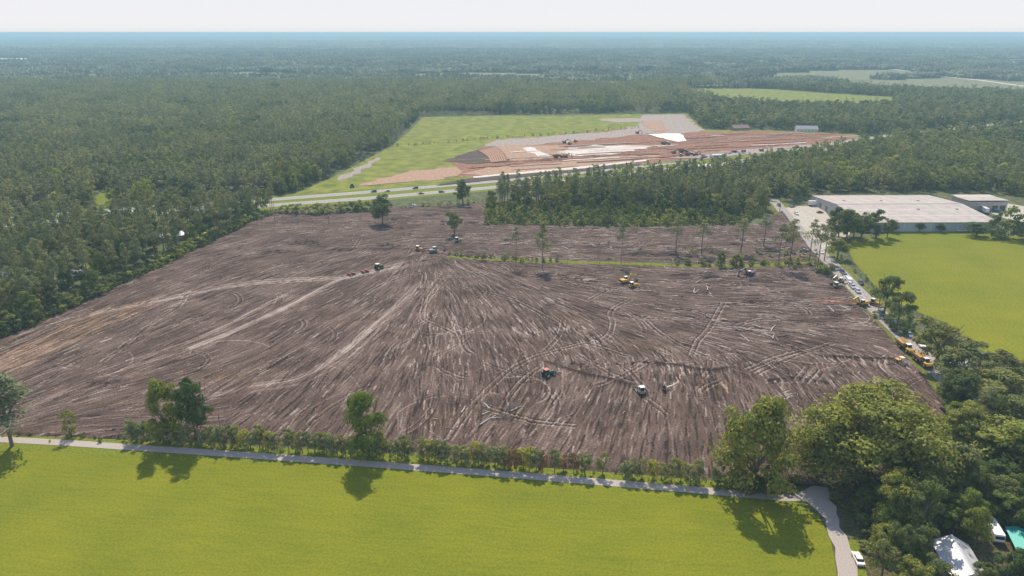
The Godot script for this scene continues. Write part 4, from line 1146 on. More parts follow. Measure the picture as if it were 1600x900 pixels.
	for k in 90:   # strips of other soil left by the scrapers
		var a := Vector2(-23.94, -657.86).lerp(Vector2(402.62, -863.67), rng.randf()) + Vector2(rng.randf_range(-50, 50), rng.randf_range(-75, 30))
		if not Geometry2D.is_point_in_polygon(a, red_zone): continue
		var half := rng.randf_range(8, 42)
		var l := smooth(PackedVector2Array([a + Vector2(-half, half * 0.33), a + Vector2(0, rng.randf_range(-3, 3)), a + Vector2(half, -half * 0.3)]), 5)
		lift += 0.003
		sheet("site_soil", wobble(ribbon(l, rng.randf_range(0.8, 4.5)), 0.8, 4.0), 0.12 + lift, M[["tan_soil", "red_soil", "mauve_soil", "dark_soil", "red_soil", "tan_soil"][k % 6] if k % 9 else "pale_sand"], Vector2.ZERO, Vector2(40, 40))
	for k in 15:
		var a := Vector2(-35.49, -756.12).lerp(Vector2(-17.63, -782.83), k / 15.0)
		var b := Vector2(-19.81, -681.85).lerp(Vector2(-4.4, -692.65), k / 15.0)
		var l := smooth(PackedVector2Array([a, a.lerp(b, 0.5) + Vector2(3, 0), b]), 6)
		lift += 0.004
		sheet("ploughed_ridge", ribbon(l, 2.0), 0.12 + lift, M.tan_soil if k % 2 else M.red_soil, Vector2.ZERO, Vector2(40, 40))
	sheet("pond", wobble(poly([168.5, -883.5, 191.7, -892.3, 211.0, -889.3, 202.7, -826.4, 189.7, -821.4, 178.7, -847.3]), 2.0), 0.7, M.sky_painted_water)
	buildings(side_road)
	machines(side_road, hw_a, hw_b)
	print("things ", Time.get_ticks_msec())
	make_kinds()
	plant()
	plant_all()
	debris()
	print("done ", Time.get_ticks_msec())

var lift := 0.0
func keepline(l: PackedVector2Array, w: float) -> void:
	var s := PackedVector2Array()
	for i in range(0, l.size(), 1 if l.size() < 30 else 4): s.append(l[i])
	s.append(l[l.size() - 1])
	keeplines.append([s, w])
func shift(l: PackedVector2Array, by: float) -> PackedVector2Array:
	var o := PackedVector2Array()
	for i in l.size(): o.append(l[i] + (l[mini(i + 1, l.size() - 1)] - l[maxi(i - 1, 0)]).normalized().orthogonal() * by)
	return o
func poly_mid(a: PackedVector2Array, b: PackedVector2Array) -> PackedVector2Array:
	var o := PackedVector2Array()
	for i in a.size():
		var q := a[i]
		var best := b[0]
		for k in b.size() - 1:
			var c := Geometry2D.get_closest_point_to_segment(q, b[k], b[k + 1])
			if c.distance_to(q) < best.distance_to(q): best = c
		o.append((q + best) / 2)
	return o
func dashes(l: PackedVector2Array) -> void:
	var c := Curve2D.new()
	for q in l: c.add_point(q)
	var st := MB.new()
	var s := 0.0
	while s < c.get_baked_length() - 4:
		var a := c.sample_baked(s); var b := c.sample_baked(s + 3.0)
		var w := (b - a).normalized().orthogonal() * 0.09
		st.quad(Vector3(a.x + w.x, 0, a.y + w.y), Vector3(b.x + w.x, 0, b.y + w.y), Vector3(b.x - w.x, 0, b.y - w.y), Vector3(a.x - w.x, 0, a.y - w.y))
		s += 12.0
	setting(obj("lane_marking", st.done(), M.asphalt_line, self, Vector3(0, 0.135, 0)))

func buildings(road_: PackedVector2Array) -> void:
	# the warehouse: gabled, ridge along x
	var o := thing("warehouse", "huge low warehouse with a pale metal roof and grey walls painted with bluish shade", "warehouse", Vector3(264.5, 0, -472), 0.015)
	var w := 86.0; var d := 78.0; var h := 6.0; var up := 2.7
	var b := MB.new()
	b.prism(poly([-d / 2, 0, d / 2, 0, d / 2, h, 0, h + up, -d / 2, h]), w)
	var wl := obj("wall", b.done(), M.warehouse_wall, o)
	wl.rotation.y = PI / 2
	var slope := atan2(up, d / 2)
	for s in [-1, 1]:
		b = MB.new()
		b.box(Vector3.ZERO, Vector3(w + 0.8, 0.16, (d / 2 + 0.4) / cos(slope)))
		var r := obj("roof_slope", b.done(), M.metal_roof, o, Vector3(0, h + up / 2 + 0.1, s * (d / 4 + 0.2)))
		r.rotation.x = s * slope
		for k in 9:
			bx("roof_seam", Vector3((k - 4) * w / 9.0, 0.1, 0), Vector3(0.12, 0.06, d / 2), M.roof_seam, r)
		for k in ([1] if s < 0 else [-1, 1]):
			bx("panel_lap", Vector3(0, 0.11, k * d / 12.0), Vector3(w + 0.7, 0.06, 0.6), M.roof_line, r)
		for k in 3:
			bx("roof_vent", Vector3((k - 1) * 26.0 + s * 6, 0.35, -s * 7), Vector3(1.6, 0.6, 1.2), M.steel, r)
	bx("ridge_cap", Vector3(0, h + up + 0.22, 0), Vector3(w + 0.9, 0.16, 1.3), M.roof_seam, o)
	bx("gutter", Vector3(0, h - 0.1, d / 2 + 0.25), Vector3(w + 0.8, 0.3, 0.3), M.eave, o)
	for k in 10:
		bx("shade_tint_panel", Vector3(-w / 2 + (k + 0.5) * w / 10, 3.0, d / 2 + 0.05), Vector3(w / 10 - 0.25, 5.3, 0.12), M.shade_tint_panel, o)  # bluish reflected shade of the front wall is put into the panel colour
		bx("downspout", Vector3(-w / 2 + k * w / 10 + 0.3, 2.9, d / 2 + 0.12), Vector3(0.16, 5.8, 0.16), M.white, o)
	for z in [-24, -14, 2]:
		bx("loading_door", Vector3(-w / 2 - 0.04, 2.1, z), Vector3(0.12, 3.8, 3.6), M.door, o)
	bx("loading_door", Vector3(30, 2.0, d / 2 + 0.14), Vector3(5.0, 4.0, 0.1), M.door, o)
	# the workshop beside it
	o = thing("workshop", "tan metal workshop with two dark bay doors beside the warehouse", "workshop", Vector3(336, 0, -498), 0.02)
	b = MB.new()
	b.prism(poly([-10, 0, 10, 0, 10, 6.6, -10, 7.4]), 28)
	wl = obj("wall", b.done(), M.tan_wall, o)
	wl.rotation.y = -PI / 2
	b = MB.new()
	b.box(Vector3.ZERO, Vector3(28.8, 0.18, 20.9))
	var rf := obj("roof", b.done(), M.metal_roof, o, Vector3(0, 7.12, 0))
	rf.rotation.x = -0.04
	for k in 5: bx("roof_seam", Vector3((k - 2) * 5.4, 0.11, 0), Vector3(0.12, 0.05, 20.6), M.roof_line, rf)
	for x in [5.5, 11.0]:
		var f := bx("bay_door", Vector3(x, 2.1, 10.04), Vector3(4.0, 4.2, 0.12), M.black, o)
		bx("door_frame", Vector3(0, 2.2, 0.02), Vector3(4.4, 0.25, 0.14), M.white, f)
	box_trailer(Vector2(331.71, -485.41), heading(Vector2(330.51, -474.34), Vector2(336.34, -500.93)), 15.0, M.blue_metal, M.white, "long pale blue box trailer parked at the tan workshop")
	box_trailer(Vector2(223.34, -502.93), 0.0, 15.0, M.white, M.white, "white box trailer backed up to the warehouse end wall")
	car("van", M.teal_paint, Vector2(339.98, -483.53), 2.4, 0.1, "dark green van standing before the workshop bay doors")
	# houses
	house("house", Vector2(294.69, -929.08), 0.2, Vector3(22, 3.2, 12), 3.4, M.brick_wall, M.brick_roof, "low house with a reddish brown roof behind the red building site")
	house("house", Vector2(376.09, -916.49), -0.15, Vector3(26, 3.4, 14), 3.6, M.white_wall, M.grey_roof, "house with a broad grey roof and pale drive behind the site")
	house("shed", Vector2(368.19, -925.9), 0.1, Vector3(9, 3.0, 7), 1.8, M.red_paint, M.red_paint, "small red shed beside the grey roofed house")
	house("house", Vector2(-268.21, -474.34), 0.4, Vector3(18, 3, 9), 2.0, M.white_wall, M.light_metal, "white house with a pale roof hidden among tall pines")
	house("house", Vector2(-225.4, -481.67), 0.2, Vector3(20, 3, 9), 1.8, M.white_wall, M.light_metal, "pale roofed house in the pines next to the highway")
	house("house", Vector2(-206.62, -415.15), 0.5, Vector3(16, 3, 8), 1.8, M.brick_wall, M.light_metal, "brick walled house under pines by the field edge")
	house("house", Vector2(-226.58, -341.44), 0.7, Vector3(14, 2.8, 8), 1.6, M.white_wall, M.grey_roof, "grey roofed cottage in the trees beside the cleared field")
	house("shed", Vector2(-261.37, -340.44), 0.1, Vector3(11, 3, 6), 1.2, M.teal_paint, M.blue_metal, "blue roofed shed at the rim of the woods")
	house("house", Vector2(104.58, -132.81), heading(Vector2(103.24, -128.33), Vector2(106.09, -142.27)), Vector3(12.5, 3.0, 7.5), 2.0, M.white_wall, M.light_metal, "house with a shiny white and blue metal roof under trees")
	for s in [[Vector2(-680.43, -3663.55), 30], [Vector2(-341.69, -2367.7), 26], [Vector2(0, -4518.95), 34], [Vector2(-512.78, -3710.47), 26], [Vector2(-608.04, -2291.77), 22], [Vector2(838.16, -1310.88), 18]]:
		var hq := house("house", s[0], rng.randf(), Vector3(s[1], 8, 14), 5, M.white_wall, M.light_metal, "tiny pale building in the hazy woods far beyond")
		hq.set_meta("group", "far buildings in the haze")
	# camper and tarpaulin roof in the corner wood
	o = thing("camper", "white and green camper parked on the shaded drive", "camper", Vector3(Vector2(120.72, -145.1).x, 0.1, Vector2(120.72, -145.1).y), heading(Vector2(121.77, -148.26), Vector2(120.34, -142.27)))
	solid("body", [-3.6, 0.6, 3.2, 0.6, 3.6, 1.2, 3.3, 2.9, -3.5, 3.0, -3.6, 2.6], 2.4, M.white, o, 0, 0.12)
	bx("stripe", Vector3(0, 1.3, 0), Vector3(6.2, 0.35, 2.44), M.teal_paint, o)
	bx("windscreen", Vector3(3.48, 2.1, 0), Vector3(0.12, 0.8, 2.0), M.glass, o)
	for s in [-1, 1]:
		bx("side_window", Vector3(-1.0, 2.1, s * 1.2), Vector3(1.4, 0.6, 0.06), M.glass, o)
	bx("air_conditioner", Vector3(-0.8, 3.1, 0), Vector3(1.0, 0.3, 0.8), M.grey, o)
	wheels(o, [2.2, -2.0], 1.05, 0.42, 0.3, M.steel)
	o = thing("carport", "bright teal tarpaulin carport among the trees", "carport", Vector3(Vector2(124.48, -140.44).x, 0.1, Vector2(124.48, -140.44).y), heading(Vector2(125.7, -146.54), Vector2(122.09, -135.57)))
	for s in [-1, 1]:
		b = MB.new()
		b.box(Vector3.ZERO, Vector3(9.5, 0.06, 2.6))
		var rr := obj("tarpaulin", b.done(), M.teal_tarp, o, Vector3(0, 2.7, s * 1.2))
		rr.rotation.x = s * 0.35
	for k in 6: bx("post", Vector3(-4.4 + (k / 2) * 4.4, 1.2, 2.2 if k & 1 else -2.2), Vector3(0.1, 2.4, 0.1), M.steel, o)
	house("shed", Vector2(165.44, -236.84), 0.9, Vector3(10, 2.8, 6), 1.4, M.white_wall, M.light_metal, "white roofed shed under the oaks beside the road bend")
	house("shed", Vector2(161.7, -216.26), 0.9, Vector3(9, 2.8, 6), 1.4, M.white_wall, M.blue_metal, "pale blue roofed shed under oaks at the dirt field corner")
	# poles
	pole(Vector2(-88.04, -185.45), 11.5, 0.0, "slim bare wooden pole standing in the young tree row")
	pole(Vector2(190.56, -406.8), 12, 2.4, "utility pole with crossarm between road and hayfield", "road poles")
	pole(Vector2(164.47, -294.18), 12, 2.4, "utility pole with crossarm beside the parked machines", "road poles")
	pole(Vector2(188.65, -485.41), 12, 2.4, "utility pole with crossarm at the top of the road", "road poles")
	var pa := [Vector2(188.65, -485.41), Vector2(190.56, -406.8), Vector2(164.47, -294.18)]
	for i in 2:
		for k in 2: wire(Vector3(pa[i].x + k - 0.5, 11.3, pa[i].y), Vector3(pa[i + 1].x + k - 0.5, 11.3, pa[i + 1].y), "sagging wire between two roadside utility poles")
	for q in [Vector2(-158.51, -458.58), Vector2(-120.08, -448.59)]:
		var sn := thing("dead_trunk", "tall bare dead pine trunk left standing on the cleared ground", "dead tree", Vector3(q.x, 0, q.y), 0, "dead pine trunks on the cleared ground")
		b = MB.new()
		b.rod(Vector3.ZERO, Vector3(0.3, 15, 0), 0.2, 0.07, 6)
		obj("trunk", b.done(), M.dead_wood, sn)
		b = MB.new()
		for k in 3: b.rod(Vector3(0.2, 10 + k * 1.5, 0), Vector3(cos(k * 2.0) * 1.2, 11 + k * 1.6, sin(k * 2.0) * 1.2), 0.05, 0.02, 4)
		obj("branch_stubs", b.done(), M.dead_wood, sn)

func on_field(p: Vector2) -> float:
	return field_y(p.x, p.y) - 0.02
func machines(road_: PackedVector2Array, hw_a: PackedVector2Array, hw_b: PackedVector2Array) -> void:
	var q: Vector2 = Vector2(13.14, -231.65)
	tractor(M.teal_paint, M.red_paint, q, 0.6, on_field(q), "red roofed dark green tractor on the ploughed dirt")
	q = Vector2(45.08, -219.48)
	bulldozer(M.tan, q, PI / 2 + 0.15, on_field(q), "small white roofed bulldozer beside the uprooted stump")
	q = Vector2(-70.88, -355.93)
	tractor(M.green_paint, M.cream, q, heading(Vector2(-80.06, -347.52), Vector2(-68.71, -359.18)), on_field(q), "green tractor pulling two red harrows over the dirt")
	q = Vector2(-77.33, -350.63)
	disc_plough(q, heading(Vector2(-80.06, -347.52), Vector2(-68.71, -359.18)), on_field(q), "red disc harrow hitched close behind the green tractor")
	q = Vector2(-83.51, -346.49)
	disc_plough(q, heading(Vector2(-79.85, -346.49), Vector2(-68.71, -359.18)), on_field(q), "rusty red disc harrow trailing last behind the green tractor")
	q = Vector2(56.94, -333.62)
	excavator(M.yellow, q, 0.2, 0.25, on_field(q), "yellow excavator on the open dirt field")
	q = Vector2(59.74, -327.03)
	bulldozer(M.yellow, q, 0.4, on_field(q), "yellow bulldozer working right beside the yellow excavator")
	q = Vector2(-44.7, -385.96)
	excavator(M.grey, q, 0.2, 0.3, on_field(q), "dark grey excavator at the end of the shrub strip")
	q = Vector2(-53.59, -389.72)
	bulldozer(M.orange, q, -0.3, on_field(q), "orange bulldozer near the dark grey excavator")
	q = Vector2(-32.37, -408.17)
	bulldozer(M.tan, q, 0.5, on_field(q), "tan bulldozer clearing brush behind the shrub strip")
	var dh := heading(Vector2(156.43, -264.75), Vector2(156.83, -250.71))
	dump_truck(M.yellow, Vector2(156.3, -255.45), dh, 0.3, "yellow dump truck parked first in the pair by the road", "parked dump trucks")
	dump_truck(M.yellow, Vector2(156.26, -242.78), dh, 0.3, "yellow dump truck parked behind its twin under the leaning tree", "parked dump trucks")
	compactor(Vector2(147.91, -242.23), dh + 0.3, 0.3, "small yellow compactor with cream canopy next to the dump trucks")
	q = Vector2(161.98, -303.65)
	excavator(M.yellow, q, PI + 0.2, 0.1, on_field(q), "yellow excavator at the field edge by the road")
	q = Vector2(168, -304.46)
	bulldozer(M.yellow, q, -0.9, 0.2, "yellow bulldozer standing on the roadside")
	q = Vector2(165.13, -334.58)
	excavator(M.tan, q, 0.9, 2.8, on_field(q), "tan excavator beside the row of parked cars")
	q = Vector2(160.97, -327.96)
	bulldozer(M.tan, q, 0.2, on_field(q), "tan bulldozer in front of the tan excavator")
	q = Vector2(122.78, -345.47)
	excavator(M.machine_dark, q, PI, 0.4, on_field(q), "black excavator among brush at the shrub strip")
	q = Vector2(167.56, -387.21)
	car("pickup", M.grey, q, 0.4, on_field(q), "grey pickup on the dirt beside the tall roadside pines")
	q = Vector2(-71.74, -498.94)
	car("pickup", M.white, q, 0.9, on_field(q), "white pickup on the dirt by the highway hedge")
	# cars along the side road
	var rh := func(at: Vector2) -> float:
		var best := 0
		for i in road_.size() - 1:
			if road_[i].distance_to(at) < road_[best].distance_to(at): best = i
		return heading(road_[best], road_[best + 1])
	var row := [["sedan", "grey", Vector2(173.23, -357.01), "grey car parked first in the roadside row under shrubs"], ["suv", "black", Vector2(173.5, -350.63), "black car parked in the roadside row"], ["sedan", "blue", Vector2(172.55, -345.47), "dark blue car parked in the roadside row"], ["pickup", "white", Vector2(171.3, -340.44), "white pickup parked between dark blue and white cars"],
		["van", "white", Vector2(170.52, -336.51), "white van parked in the roadside row"], ["sedan", "white", Vector2(169.22, -332.19), "white sedan parked after the white van"], ["pickup", "silver", Vector2(168.58, -327.96), "silver pickup parked in the roadside row"], ["suv", "silver", Vector2(168.17, -321.57), "silver car parked last in the roadside row by the excavator"],
		["suv", "black", Vector2(175.33, -333.62), "black car driving on the road by the hayfield"], ["sedan", "white", Vector2(177.49, -387.21), "white sedan driving on the road past the tall pines"], ["sedan", "white", Vector2(165.54, -269.3), "white sedan in the tree shade by the dump trucks"], ["pickup", "white", Vector2(164.66, -259.1), "white pickup on the road beside the dump trucks"], ["suv", "black", Vector2(165.73, -292.65), "black car on the road behind the roadside trees"]]
	for r in row:
		car(r[0], M[r[1]], r[2], rh.call(r[2]) + (PI if r[0] == "van" else 0.0), 0.14, r[3])
	car("pickup", M.white, Vector2(197.56, -477.98), heading(Vector2(198.9, -491.12), Vector2(198.14, -472.54)), 0.14, "white pickup parked in the warehouse yard")
	car("sedan", M.maroon, Vector2(215.54, -481.67), 0.1, 0.14, "maroon car by the warehouse end wall")
	car("suv", M.blue, Vector2(194.43, -502.93), heading(Vector2(194.03, -511.1), Vector2(192.51, -491.12)), 0.14, "dark blue car at the top end of the road")
	car("sedan", M.grey, Vector2(202.73, -498.94), 0.5, 0.14, "grey car in the corner of the warehouse yard")
	car("sedan", M.white, Vector2(219.86, -432.81), 0.3, 0.1, "white sedan under the trees before the warehouse")
	car("pickup", M.white, Vector2(285.29, -432.81), 0.0, 0.1, "white pickup against the front warehouse wall")
	car("sedan", M.white, Vector2(82.81, -136.43), heading(Vector2(83.3, -139.53), Vector2(82.58, -133.65)) + PI, 0.1, "white sedan on the grass beside the dirt track")
	# highway traffic
	for r in [["suv", "black", Vector2(-109.38, -549.9), 0, "black car on the far carriageway behind the lone oak"], ["sedan", "silver", Vector2(-99.14, -552.28), 0, "silver car passing behind the crown of the lone oak"], ["suv", "blue", Vector2(-78.18, -563.24), 0, "dark blue car alone on the far carriageway"],
			["sedan", "black", Vector2(-71.05, -542.86), 1, "black car on the near carriageway"], ["suv", "grey", Vector2(-55.59, -548.71), 1, "grey car on the near carriageway by the roadside tree"], ["pickup", "white", Vector2(158.02, -657.86), 1, "white pickup on the highway glimpsed through the pines"]]:
		car(r[0], M[r[1]], r[2], heading(Vector2(-101.48, -551.09), Vector2(-52.64, -573.32)) + (PI if r[3] == 0 else 0.0), 0.14, r[4])
	q = Vector2(-130.51, -568.24)
	tractor(M.black, M.black, q, 1.9, 0.12, "dark tractor on the meadow across the highway")
	# machines on the site beyond the highway
	var far_m := [["d", Vector2(46.38, -711.37), "dump truck on the pale strip of the red site"], ["x", Vector2(54.25, -713.3), "excavator loading on the pale strip of the red site"], ["x", Vector2(59.83, -811.4), "excavator amid material rows on the red site"], ["b", Vector2(64.92, -801.66), "bulldozer amid material rows on the red site"], ["b", Vector2(73.08, -821.36), "bulldozer beyond the material rows on the red site"], ["d", Vector2(172.14, -796.87), "dump truck below the muddy pond"], ["x", Vector2(169.01, -739.24), "excavator at the site's highway edge"], ["d", Vector2(179.98, -743.39), "dump truck at the site's highway edge"],
		["b", Vector2(171.83, -719.13), "bulldozer parked below the dump truck at the highway edge"], ["d", Vector2(181.87, -723.07), "dump truck parked beside the bulldozer at the highway edge"], ["x", Vector2(189.39, -727.05), "excavator parked at the end of the machine row"], ["x", Vector2(264.72, -751.83), "excavator on the site near the highway pines"], ["x", Vector2(156.54, -892.27), "excavator on the bank of the muddy pond"], ["b", Vector2(193.27, -711.37), "bulldozer by the pale site office"]]
	for r in far_m:
		if r[0] == "d": dump_truck(M.rusty, r[1], rng.randf_range(-0.4, 0.4), 0.5, "rust brown " + r[2], "machines on the red site")
		elif r[0] == "x": excavator(M.rusty, r[1], rng.randf_range(-0.5, 0.5), rng.randf_range(-1, 1), 0.5, "rust brown " + r[2], "machines on the red site")
		else: bulldozer(M.orange, r[1], rng.randf_range(-0.5, 0.5), 0.5, "orange " + r[2], "machines on the red site")
	for k in 7:
		var p: Vector2 = Vector2(225.94, -735.14).lerp(Vector2(251.16, -747.59), k / 7.0) + Vector2(0, rng.randf_range(-9, 9))
		car(["pickup", "sedan", "van"][k % 3], M[["white", "silver", "black"][k % 3]], p, rng.randf() * 3, 0.5, ["white pickup", "silver car", "black van"][k % 3] + " among vehicles parked at the red site edge", "vehicles parked at the red site edge")
	house("site_office", Vector2(208.5, -715.23), 0.25, Vector3(16, 3, 6), 0.6, M.white_wall, M.light_metal, "long white site office at the red site edge")
	# the uprooted stump
	q = Vector2(53.66, -220.88)
	var o := thing("uprooted_stump", "uprooted tree stump with pale broken trunk on the dirt", "tree stump", Vector3(q.x, on_field(q), q.y), 0.35)
	var b := MB.new()
	for k in 26:
		var d := Vector3(-absf(rng.randfn()) * 0.6, rng.randfn() * 0.8, rng.randfn()).normalized()
		b.rod(Vector3(0, 1.0, 0), Vector3(0, 1.0, 0) + d * rng.randf_range(1.0, 2.0), 0.28, 0.06, 5)
	obj("root_plate", b.done(), M.dark_soil, o)
	b = MB.new()
	b.rod(Vector3(-0.2, 1.0, 0), Vector3(3.2, 1.3, -0.3), 0.4, 0.26, 8)
	b.rod(Vector3(3.1, 1.28, -0.3), Vector3(5.8, 2.4, -0.2), 0.22, 0.08, 6)
	b.rod(Vector3(0.6, 1.1, 0), Vector3(0.9, 3.2, -0.8), 0.2, 0.06, 6)
	obj("trunk", b.done(), M.cream, o)
	for s in [[Vector2(72.86, -383.49), 9, 4, 2.6, "long dark brush pile before the strip of shrubs"], [Vector2(89, -382.27), 11, 4, 2.8, "largest dark brush pile near the shrub strip"], [Vector2(100.12, -378.64), 7, 3.5, 2.2, "dark brush pile beside the single young tree"], [Vector2(117.25, -385.96), 9, 4, 2.0, "brush pile among the thin standing pines"], [Vector2(102.33, -343.44), 6, 3, 2.2, "brush pile below the green shrub strip"], [Vector2(129.34, -335.54), 5, 3, 1.8, "brush pile near the black excavator"], [Vector2(142.72, -291.14), 5, 3, 1.6, "brush pile near the red soil patch"],
			[Vector2(90.83, -346.49), 4, 2.5, 1.5, "small round brush pile next to the shrub strip"], [Vector2(-78.66, -460.28), 4, 2, 1.6, "brush heap beside the lone oak"], [Vector2(-56.36, -472.54), 9, 3, 1.6, "brush heap beyond the pale patch"], [Vector2(-46.12, -496.96), 8, 3, 1.5, "brush heap below the highway hedge"], [Vector2(-3.14, -202.1), 4, 2.5, 1.0, "heap of torn roots on the near dirt"], [Vector2(-126.02, -404.09), 10, 3, 1.4, "long low root heap in the far corner of the dirt"], [Vector2(0, -208.34), 3, 2, 0.9, "small root heap behind the young tree row"], [Vector2(123.5, -337.49), 5, 3, 2.0, "brush pile with dark soil beside the black excavator"], [Vector2(153.49, -358.09), 6, 3, 1.6, "brush pile behind the parked tan machines"]]:
		brush_pile(s[0], s[1], s[2], s[3], s[4])
	var near_what := [[Vector2(158.65, -385.96), "near the grey pickup"], [Vector2(146.28, -396.14), "below the corner of the woods block"], [Vector2(96.78, -322.47), "in the middle of the dirt field"], [Vector2(142.62, -301.23), "beside the red soil patch"], [Vector2(-5.31, -205.8), "on the torn ground behind the young tree row"], [Vector2(105.6, -269.96), "around the pale patch"], [Vector2(45.01, -396.14), "on the rough ground behind the shrub strip"], [Vector2(91.05, -366.97), "along the brush piles"]]
	for g in near_what:
		for k in 9:
			var p: Vector2 = g[0] + Vector2(rng.randfn(0, 7), rng.randfn(0, 5))
			var lb := MB.new()
			var half := rng.randf_range(1.2, 4.0)
			lb.rod(Vector3(-half, 0.22, 0), Vector3(half * 0.2, 0.26, rng.randfn(0, 0.15)), 0.24, 0.2, 7)
			lb.rod(Vector3(half * 0.2, 0.26, 0.0), Vector3(half, 0.2, rng.randfn(0, 0.25)), 0.2, 0.12, 7)
			var lg := obj("felled_log", lb.done(), M.dry_wood if k % 3 else M.dead_wood, self, Vector3(p.x, on_field(p), p.y))
			lg.rotation.y = rng.randf() * PI
			tag(lg, ("pale" if k % 3 else "brown") + " felled log lying " + g[1], "log", "logs lying " + g[1])
	for k in 34:
		var p: Vector2 = Vector2(-3.94, -418).lerp(Vector2(168.41, -400.08), rng.randf()) + Vector2(rng.randf_range(-6, 6), rng.randf_range(-34, 40))
		if k % 4 == 0: p = Vector2(-152.16, -451.88).lerp(Vector2(-26.24, -468.98), rng.randf()) + Vector2(0, rng.randf_range(-6, 40))
		brush_pile(p, rng.randf_range(1.5, 6.0), rng.randf_range(1.2, 2.8), rng.randf_range(0.7, 1.7), "low heap of torn brush and roots on the rough back of the dirt field", 40)
		get_child(get_child_count() - 1).set_meta("group", "small brush heaps on the back of the dirt field")

func debris() -> void:   # splinters, roots and clods strewn over the dirt
	var bits := []
	for v in 3:
		var b := MB.new()
		b.rod(Vector3(-0.5, 0, 0), Vector3(0.1, 0.05, 0.04), 0.08, 0.09, 5)
		b.rod(Vector3(0.1, 0.05, 0.04), Vector3(0.5, 0.0, -0.05 + 0.1 * v), 0.09, 0.04, 5)
		bits.append(b.done())
	var pale := mat("splinter", 0.36, 0.31, 0.28)
	pale.vertex_color_use_as_albedo = true
	var list := [[], [], []]
	for k in 12000:
		var p := Vector2(rng.randf_range(FX0, FX0 + FW), -rng.randf_range(FD0 + 12, FD0 + FH))
		var dens := big.get_noise_2d(p.x * 3 + 90, p.y * 3) * 0.8 + (0.25 if p.x > -30 else 0.0) - 0.15
		if rng.randf() > dens + 0.3: continue
		if not Geometry2D.is_point_in_polygon(p, dirt_area): continue
		var d := way(p).rotated(rng.randfn(0, 0.5))
		var l := rng.randf_range(0.4, 1.6) * (2.4 if rng.randf() < (0.16 if p.x > -20 else 0.04) else 1.0)
		var th := rng.randf_range(0.7, 1.6)
		var t := rng.randf_range(0.2, 1.1)
		list[k % 3].append([Transform3D(Basis(Vector3.UP, atan2(-d.y, d.x)).scaled_local(Vector3(l, th, th)), Vector3(p.x, field_y(p.x, p.y) + 0.03, p.y)), Color(t, t * 0.97, t * 0.95)])
	for v in 3: crowd("debris", bits[v], pale, list[v], "splintered wood and roots strewn over the cleared dirt", "debris")
var dirt_area: PackedVector2Array = poly([-207.9, -246.7, -203.0, -278.1, -185.0, -358.1, -161.0, -476.2, -91.2, -491.1, -23.1, -498.9, -14.5, -442.2, 157.5, -442.2, 185.8, -472.5, 159.9, -310.3, 150.2, -231.6, 141.5, -204.1, 93.2, -175.0, 62.2, -177.6, 19.1, -179.9, -19.6, -186.2, -79.7, -190.1, -162.9, -195.4])

